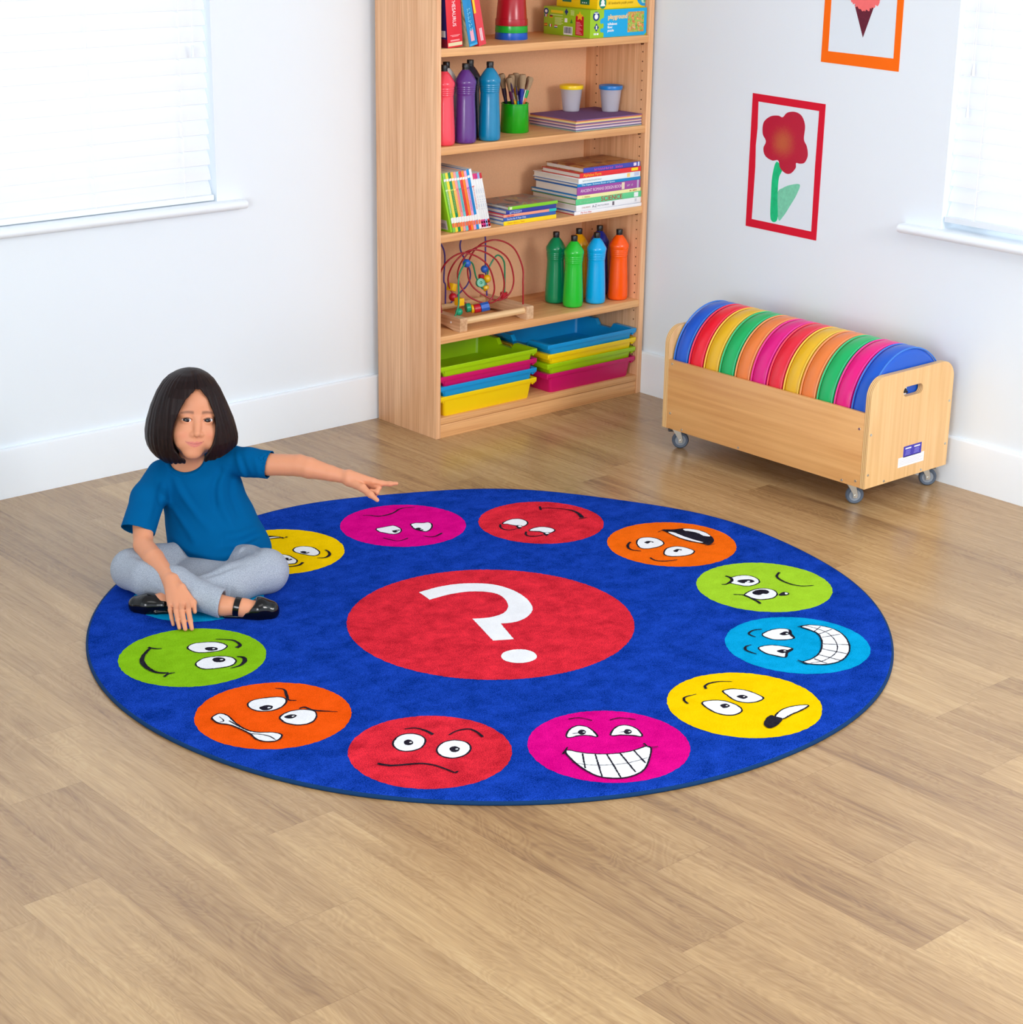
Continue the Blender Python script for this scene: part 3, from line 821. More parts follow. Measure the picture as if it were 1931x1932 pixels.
# ------------------------------------------------------------------ bead maze
pine = wood('pale_pine', (196, 150, 110), (232, 196, 156), 1, 60)
dowel_m = wood('dowel_wood', (210, 166, 112), (238, 200, 150), 0, 60)
bm_ = thing('bead_maze', 'wooden bead maze toy with coiled wires and coloured beads', 'toy', (-.69, -.21, S[3]))
ox, oy, oz = -.69, -.21, S[3]
def Lp(x, y, z): return (x - ox, y - oy, z - oz)
for x0 in (-.8535, -.5630):
    q = MB()
    # rocker block: flat top, arched cut underneath
    y0, y1 = -.331 - oy, -.085 - oy
    L = y1 - y0
    prof = [(y0, .003), (y0 + .002, 0), (y0 + .030, 0)] + [(y0 + .03 + (L - .06) * k / 10, .013 * math.sin(PI * k / 10)) for k in range(1, 10)] + [(y1 - .03, 0), (y1 - .002, 0), (y1, .003), (y1, .042), (y1 - .003, .045), (y0 + .003, .045), (y0, .042)]
    q.prism(prof, x0 - ox, x0 + .0305 - ox, lambda u, v, d: (d, u, v)).build('end_block', pine, bm_)
q = MB(); q.cyl((-.8535 - .0006 - ox, -.284 - oy, .026), (-.8535 + .001 - ox, -.284 - oy, .026), .0035); q.build('screw_cap', wht, bm_)
for y in (-.312, -.105):
    MB().cyl((-.826 - ox, y - oy, .030), (-.560 - ox, y - oy, .030), .0115, seg=24).build('dowel', dowel_m, bm_)
def wire(n, pts, rgb, r=.0028):
    return MB().tube(pts, r, seg=10).build(n, plastic('wire_' + '_'.join(map(str, rgb)), rgb, .2), bm_)
# the red coil: up a post, four loops leftwards, down into the left block
coil = [(-.5455, -.292, .386), (-.5455, -.290, .46), (-.546, -.286, .515), (-.575, -.270, .582), (-.638, -.25, .611), (-.690, -.22, .588), (-.713, -.20, .525), (-.700, -.21, .455), (-.633, -.25, .407), (-.592, -.272, .425),
        (-.579, -.28, .480), (-.605, -.27, .555), (-.686, -.25, .597), (-.735, -.22, .568), (-.757, -.20, .503), (-.735, -.22, .435), (-.673, -.25, .401), (-.632, -.272, .420),
        (-.621, -.28, .472), (-.648, -.27, .548), (-.726, -.25, .589), (-.778, -.22, .556), (-.798, -.20, .489), (-.776, -.22, .428), (-.713, -.25, .396), (-.675, -.272, .415),
        (-.664, -.28, .464), (-.690, -.27, .540), (-.765, -.25, .583), (-.815, -.22, .558), (-.838, -.20, .500), (-.8415, -.21, .44), (-.8415, -.22, .386)]
wire('red_coil_wire', spline([Lp(*p) for p in coil], 7), (160, 20, 34))
blu = (74, 60, 150)
def arc(pp): return spline([Lp(*p) for p in pp], 6)
wire('purple_wire', arc([(-.744, -.12, .386), (-.744, -.12, .449), (-.751, -.12, .469), (-.747, -.12, .551), (-.764, -.12, .592), (-.790, -.12, .618), (-.818, -.12, .600), (-.838, -.12, .53), (-.841, -.12, .386)]), blu)
wire('purple_wire', arc([(-.720, -.12, .386), (-.676, -.12, .418), (-.650, -.12, .436), (-.635, -.12, .464), (-.641, -.12, .495), (-.669, -.12, .542), (-.680, -.12, .568), (-.677, -.12, .594), (-.652, -.12, .632), (-.612, -.12, .642), (-.578, -.12, .622), (-.569, -.12, .585), (-.568, -.12, .50), (-.560, -.12, .386)]), blu)
wire('green_wire', arc([(-.838, -.286, .386), (-.824, -.286, .42), (-.822, -.285, .450), (-.820, -.283, .517), (-.789, -.27, .547), (-.760, -.25, .552), (-.7265, -.24, .5405), (-.694, -.22, .489), (-.676, -.215, .4655), (-.650, -.205, .440), (-.630, -.20, .465), (-.612, -.19, .503), (-.5855, -.19, .5365), (-.568, -.19, .541), (-.549, -.19, .524), (-.541, -.19, .493), (-.541, -.19, .386)]), (30, 140, 96))
beadc = dict(y=(240, 186, 10), r=(190, 20, 40), b=(36, 96, 190), g=(10, 150, 110))
def bead(kind, col, x, y, z, s, d=(0, 0, 1), nm=None):
    m = plastic('bead_' + col, beadc[col], .3)
    rot = Vector(d).to_track_quat('Z', 'Y').to_matrix().to_4x4()
    M = Matrix.Translation(Lp(x, y, z)) @ rot
    q = MB()
    if kind == 'cube': q.box((-s, -s, -s), (s, s, s), s * .12, M=M)
    elif kind == 'ball': q.sph((0, 0, 0), s, M=None); q.xf(M)
    elif kind == 'disc': q.lathe([(0, -s * .5), (s * .9, -s * .5), (s, -s * .38), (s, s * .38), (s * .9, s * .5), (s * .30, s * .5), (s * .16, s * .35), (0, s * .35)], seg=28, M=M)
    elif kind == 'drum': q.lathe([(0, -s * .8), (s * .9, -s * .8), (s, -s * .7), (s, s * .7), (s * .9, s * .8), (0, s * .8)], seg=28, M=M)
    elif kind == 'hex': q.lathe([(0, -s * .9), (s, -s * .9), (s, s * .9), (0, s * .9)], seg=8, M=M, smooth=False)
    elif kind == 'cone': q.lathe([(0, -s), (s * .55, -s * .45), (s, 0), (s * .8, s * .6), (0, s * .8)], seg=28, M=M)
    return q.build('bead', m, bm_)
bead('cube', 'y', -.782, -.20, .462, .0125, (.3, .1, .9))
bead('ball', 'r', -.785, -.21, .4306, .0140)
bead('cube', 'y', -.8085, -.272, .4295, .0120)
bead('ball', 'g', -.818, -.282, .3985, .0125)
bead('ball', 'b', -.7598, -.25, .5475, .0140)
bead('disc', 'g', -.676, -.222, .4665, .0155, (-.35, -.85, .25))
bead('ball', 'b', -.640, -.20, .5046, .0130)
bead('drum', 'r', -.647, -.192, .478, .0100)
bead('ball', 'y', -.629, -.20, .4705, .0140)
bead('cone', 'y', -.636, -.20, .4400, .0140)
bead('drum', 'r', -.5437, -.19, .4010, .0130)
bead('disc', 'g', -.745, -.24, .3945, .0155, (1, -.4, .1))
bead('disc', 'y', -.730, -.248, .3900, .0140, (1, -.4, .1))
bead('drum', 'r', -.7200, -.257, .3915, .0145, (1, -.4, .15))
bead('hex', 'b', -.6977, -.27, .3960, .0155, (1, -.45, .2))

# ------------------------------------------------------------------ trays in the bottom bay
def tray(rgb, label, x0, z):
    """shallow storage tray: tapered tub, deep out-turned rim with runners"""
    t = thing('storage_tray', label, 'tray', (x0, -.338, z), 0, 'shallow storage trays in the bottom of the bookcase')
    m = plastic('tray_' + '_'.join(map(str, rgb)), rgb, .35)
    LX, LY, HH, r = .4265, .300, .0700, .012
    ys = (.34, .39, .61, .66)                      # the side rims dip in the middle for lifting
    def rect(ix, iy, rr, dip, n=4):
        x0_, x1_, y0_, y1_ = ix, LX - ix, iy, LY - iy
        out = []
        for cx, cy, a0 in ((x1_ - rr, y1_ - rr, 0), (x0_ + rr, y1_ - rr, 90), (x0_ + rr, y0_ + rr, 180), (x1_ - rr, y0_ + rr, 270)):
            if a0 == 0: out += [(x1_, LY * f, -dip if f in ys[1:3] else 0) for f in ys]
            if a0 == 180: out += [(x0_, LY * f, -dip if f in ys[1:3] else 0) for f in ys[::-1]]
            for k in range(n + 1):
                a = math.radians(a0 + 90 * k / n); out.append((cx + rr * math.cos(a), cy + rr * math.sin(a), 0))
        return out
    def loft(levels, cap0=False, cap1=False):
        q = MB(); rings = []
        for (ix, iy, rr, z_) in levels:
            dip = .020 * max(0, min(1, (z_ - .045) / .008))
            rings.append([q.bm.verts.new((x, y, z_ + dz)) for x, y, dz in rect(ix, iy, rr, dip)])
        for A, B_ in zip(rings, rings[1:]):
            n = len(A)
            for i in range(n):
                f = q.bm.faces.new([A[i], A[(i + 1) % n], B_[(i + 1) % n], B_[i]]); f.smooth = True
        if cap0: q.bm.faces.new(rings[0])
        if cap1: q.bm.faces.new(rings[-1])
        return q
    q = loft([(.0285, .013, .012, 0), (.0265, .0115, .012, .003), (.0205, .0065, .010, .0535), (.0200, .0060, .010, .0555), (.0030, .0012, .004, .0560), (.0022, .0004, .004, .0575), (.0018, 0, .004, .0690), (.0030, .0008, .004, .0700), (.0190, .0050, .009, .0700), (.0222, .0085, .010, .0535), (.0285, .0140, .012, .003), (.032, .016, .012, .0025)], True, True)
    q.build('tub', m, t, sharp=30)
    for sx in (0, 1):
        for ya, yb in ((.004, LY * .33), (LY * .67, LY - .004)):
            w = MB()
            for k in range(3):
                xx = .003 + k * .006
                a, b = (xx, xx + .0035) if sx == 0 else (LX - xx - .0035, LX - xx)
                w.box((a, ya, .0530 - .003 * k), (b, yb, .0570), .0006)
            w.build('side_runner', m, t)
    return t
ZB = BASEZ
YEL, BLU, MAG, LIM = (250, 212, 0), (0, 150, 218), (206, 0, 102), (160, 206, 0)
tray(YEL, 'yellow storage tray, lowest of the left stack in the bottom bay', -.9415, ZB)
tray(BLU, 'blue storage tray stacked between the yellow and magenta trays on the left', -.9415, ZB + .0345)
tray(MAG, 'magenta storage tray under the empty lime tray in the left stack', -.9415, ZB + .0675)
tray(LIM, 'open lime green storage tray on top of the left stack', -.9415, ZB + .1010)
tray(MAG, 'magenta storage tray, lowest of the right stack in the bottom bay', -.4710, ZB)
tray(LIM, 'lime green storage tray between the magenta and yellow trays on the right', -.4700, ZB + .0350)
tray(YEL, 'yellow storage tray under the open blue tray in the right stack', -.4690, ZB + .0690)
tray(BLU, 'open blue storage tray on top of the right stack', -.4690, ZB + .1025)
# ------------------------------------------------------------------ cushion trolley
ply_f = wood('birch_ply_front', (212, 152, 90), (234, 180, 116), 1, 26, .34, 9, coat=.15)
ply_e_lit = wood('birch_ply_end_lit', (220, 170, 108), (240, 196, 138), 2, 26, .34, 9, coat=.15)  # same ply as the front; the light on the ends is put into paler colours
def ply_edge():
    m = bpy.data.materials.new('ply_edge'); t = NT(m)
    tc = t.n('ShaderNodeTexCoord'); sp = t.n('ShaderNodeSeparateXYZ'); t.l(tc.outputs['Object'], sp.inputs[0])
    w = t.n('ShaderNodeMath', operation='MULTIPLY', i_1=1 / .0058); t.l(sp.outputs['Y'], w.inputs[0])
    fr_ = t.n('ShaderNodeMath', operation='FRACT'); t.l(w.outputs[0], fr_.inputs[0])
    cr = t.n('ShaderNodeValToRGB'); e = cr.color_ramp.elements
    e[0].position = .35; e[0].color = lin((196, 142, 82)); e[1].position = .6; e[1].color = lin((240, 206, 148))
    t.l(fr_.outputs[0], cr.inputs[0]); t.l(cr.outputs[0], t.b.inputs['Base Color']); t.b.inputs['Roughness'].default_value = .4
    return m
ply_x = ply_edge()
steel = mat('zinc_steel', (206, 206, 200), .28, .5, metal=1)
tx0, tx1, tyA, tyB, HB, HE, HF = -.4479, -.056, -1.7046, -.8717, .075, .4088, .3029
TX, TY = -.252, -1.288
tr = thing('storage_trolley', 'plywood cushion trolley on castors against the right wall', 'trolley', (TX, TY, 0))
TH = .0180
def end_panel(y0, y1):
    # rounded top corners, stadium hand hole
    w0, w1 = tx0 - TX, tx1 - TX; R = .058
    poly = [(w0, HB), (w1, HB)]
    for cx, a0 in ((w1 - R, 0), (w0 + R, 90)):
        for k in range(13):
            a = math.radians(a0 + 90 * k / 12); poly.append((cx + R * math.cos(a), HE - R + R * math.sin(a)))
    hole = []
    hc, hz_, hl, hr_ = 0.0, HE - .0640, .046, .0150
    for cx, a0 in ((hc + hl - hr_, -90), (hc - hl + hr_, 90)):
        for k in range(11):
            a = math.radians(a0 + 180 * k / 10); hole.append((cx + hr_ * math.cos(a), hz_ + hr_ * math.sin(a)))
    q = MB(); q.prism(poly, y0 - TY, y1 - TY, lambda u, v, d: (u, d, v), holes=[hole])
    for f in q.bm.faces:
        f.normal_update()
    bmesh.ops.remove_doubles(q.bm, verts=q.bm.verts, dist=1e-6)
    for f in q.bm.faces:
        f.normal_update(); f.material_index = 0 if abs(f.normal.y) > .5 else 1
        f.smooth = f.material_index == 1
    return q.build('end_panel', [ply_e_lit, ply_x], tr, sharp=30)
end_panel(tyA, tyA + TH); end_panel(tyB - TH, tyB)
MB().box((tx0 - TX, tyA + TH - TY, HB), (tx0 + .0125 - TX, tyB - TH - TY, HF), .001).build('front_panel', ply_f, tr)
MB().box((tx1 - .0125 - TX, tyA + TH - TY, HB), (tx1 - TX, tyB - TH - TY, HF), .001).build('rear_panel', ply_f, tr)
MB().box((tx0 + .0125 - TX, tyA + TH - TY, HB), (tx1 - .0125 - TX, tyB - TH - TY, HB + .030), 0).build('base_panel', ply_f, tr)
# screws: on the front panel and on the near end panel
def screw(p, d):
    p = Vector(p); d = Vector(d)
    q = MB(); q.cyl(p - d * .001, p + d * .0016, .0044, .0036, seg=14)
    q.build('screw', steel, tr)
fy = tx0 - TX
for y, z in ((tyB - .034, HF - .012), (tyB - .034, HB + .052), (tyA + .034, HF - .050), (tyA + .034, HB + .018), (tyB - .088, HB + .008), (tyA + .085, HB + .008), (-1.205, HB + .008)):
    screw((fy, y - TY, z), (-1, 0, 0))
ny = tyA - TY
for x, z in ((tx0 + .012, HB + .165), (tx0 + .012, HB + .042), (tx1 - .012, HB + .205), (tx1 - .014, HB + .070), (tx0 + .090, HB + .008), (tx1 - .125, HB + .008)):
    screw((x - TX, ny, z), (0, -1, 0))
# stickers
lab_b = mat('sticker_blue', (52, 40, 170), .35); lab_w = mat('sticker_white', (240, 240, 244), .4)
q = MB(); q.box((-.022, ny - .0006, HB + .064), (.064, ny + .0002, HB + .098), 0); q.build('blue_label', lab_b, tr)
q = MB(); q.box((-.044, ny - .0006, HB + .036), (.080, ny + .0002, HB + .066), 0); q.build('white_label', lab_w, tr)
q = MB()
for x0 in (-.014, .028):
    q.box((x0, ny - .0009, HB + .0885), (x0 + .028, ny - .0004, HB + .0925))
q.build('label_heading', lab_w, tr)
q = MB()
for x0 in (-.014, .028):
    for k in range(4): q.box((x0 + .001 * k, ny - .0009, HB + .070 + k * .0042), (x0 + .026 - .002 * (k % 2), ny - .0004, HB + .0714 + k * .0042))
q.build('label_print', mat('print_lilac', (150, 146, 220), .5), tr)
q = MB()
for k in range(4): q.box((-.038, ny - .0009, HB + .043 + k * .0048), (.072 - .014 * (k % 2), ny - .0004, HB + .0442 + k * .0048))
q.build('label_print', mat('print_grey', (206, 204, 214), .5), tr)
# castors
rub = mat('castor_rubber', (84, 96, 112), .5, .3); hub = mat('castor_hub', (140, 148, 158), .45); brk = mat('brake_black', (24, 24, 28), .4)
def caster(x, y, ang, brake):
    c = Matrix.Translation((x - TX, y - TY, 0)) @ Matrix.Rotation(ang, 4, 'Z')
    r, w, off = .0275, .0095, .014
    q = MB()
    q.box((-.024, -.021, HB - .0035), (.024, .021, HB - .0002), .001, M=c)
    q.cyl(c @ Vector((0, 0, HB - .012)), c @ Vector((0, 0, HB - .003)), .015, .017)
    for s in (-1, 1):                                            # fork cheeks
        q.prism([(-.013, HB - .010), (.012, HB - .010), (off + .007, .030), (off + .005, r - .007), (off - .006, r - .007), (off - .008, .034)], s * .0130 - .0010, s * .0130 + .0010, lambda u, v, d: tuple(c @ Vector((u, d, v))))
    q.box((-.013, -.0138, HB - .0125), (.012, .0138, HB - .0095), M=c)
    q.cyl(c @ Vector((off, -.017, r)), c @ Vector((off, .017, r)), .0038, seg=14)
    f = q.build('castor_fork', steel, tr)
    M = c @ Matrix.Translation((off, 0, r)) @ Matrix.Rotation(PI / 2, 4, 'X')
    q = MB().lathe([(.0175, -w * .82), (r - .004, -w), (r - .001, -w * .7), (r, -w * .3), (r, w * .3), (r - .001, w * .7), (r - .004, w), (.0175, w * .82), (.0175, -w * .82)], seg=36, M=M)
    q.build('castor_wheel', rub, tr)
    q = MB().lathe([(.0035, -w * .7), (.0178, -w * .7), (.0178, w * .7), (.0035, w * .7), (.0035, -w * .7)], seg=28, M=M)
    q.build('wheel_hub', hub, tr)
    if brake:
        q = MB(); q.box((-.027, -.009, HB - .018), (-.006, .009, HB - .010), .002, M=c)
        q.box((.024, -.0115, HB - .019), (.036, .0115, HB - .012), .002, M=c)
        q.build('brake_pedal', brk, tr)
caster(-.4015, -1.6175, math.radians(-38), False)
caster(-.4050, -.8960, math.radians(-42), True)
caster(-.0850, -1.6450, math.radians(-42), True)
caster(-.0920, -.9000, math.radians(-60), False)

# twelve round cushions on edge
def cushion(rgb, nm, i, label):
    w = (tyB - tyA - 2 * TH - .004) / 12
    y = tyB - TH - .002 - w * (i + .5)
    R = .1815
    zc = HB + .0302 + R
    t = thing('round_cushion', label, 'cushion', (TX, y, zc), 0, 'round floor cushions in the trolley')
    m = mat('vinyl_' + '_'.join(map(str, rgb)), rgb, .33, .5, coat=.12, bump=.04, bscale=60)
    h = w / 2
    prof = [(0, -h * .97), (R * .55, -h * .96), (R - .020, -h * .90), (R - .0065, -h * .82), (R - .0035, -h * .70), (R - .0008, -h * .45), (R + .0006, 0), (R - .0008, h * .45), (R - .0035, h * .70), (R - .0065, h * .82), (R - .020, h * .90), (R * .55, h * .96), (0, h * .97)]
    M = Matrix.Rotation(PI / 2, 4, 'X')
    MB().lathe(prof, seg=96, M=M).build('cover', m, t, sharp=60)
    pm = mat('piping_' + '_'.join(map(str, rgb)), tuple(min(255, int(c * .82 + 52)) for c in rgb), .3, .5)
    for s in (-1, 1):
        ring = [((R - .0022) * math.cos(a), s * h * .84, (R - .0022) * math.sin(a)) for a in np.linspace(0, 2 * PI, 96, endpoint=False)]
        MB().tube(ring, .0026, seg=8, closed=True).build('piping', pm, t)
CU = [((0, 84, 196), 'blue'), ((232, 6, 40), 'red'), ((226, 176, 26), 'yellow'), ((0, 172, 92), 'green'), ((230, 124, 56), 'orange'), ((220, 0, 124), 'magenta'),
      ((226, 30, 54), 'red'), ((226, 176, 26), 'yellow'), ((230, 124, 56), 'orange'), ((0, 172, 92), 'green'), ((226, 0, 124), 'magenta'), ((0, 84, 196), 'blue')]
CL = ['blue round cushion at the trolley end nearest the bookcase', 'red round cushion between the blue end cushion and a yellow one', 'yellow round cushion between a red and a green one',
      'green round cushion between a yellow and an orange one', 'orange round cushion between a green and a magenta one', 'magenta round cushion between an orange and a red one', 'red round cushion between a magenta and a yellow one',
      'yellow round cushion between a red and an orange one', 'orange round cushion between a yellow and a green one', 'green round cushion between an orange and a magenta one',
      'magenta round cushion between a green one and the blue end cushion', 'blue round cushion behind the trolley hand hole, nearest the stickered end']
for i, ((rgb, nm), lb) in enumerate(zip(CU, CL)): cushion(rgb, nm, i, lb)
# white care label and black zip pull showing in the hand hole
last = [o for o in C.objects if o.name.startswith('round_cushion')][-1]
ly = -((tyB - tyA - 2 * TH - .004) / 24) - .0006
zc = HB + .0302 + .1815
q = MB(); q.box((-.060, ly - .0015, HE - .095 - zc), (-.008, ly + .001, HE - .030 - zc), .0005); q.build('care_label', lab_w, last)
q = MB(); q.sph((-.020, ly - .004, HE - .066 - zc), .0075, sc=(1.2, .5, 1)); q.cyl((-.020, ly - .003, HE - .066 - zc), (-.008, ly - .003, HE - .072 - zc), .004); q.build('zip_pull', brk, last)
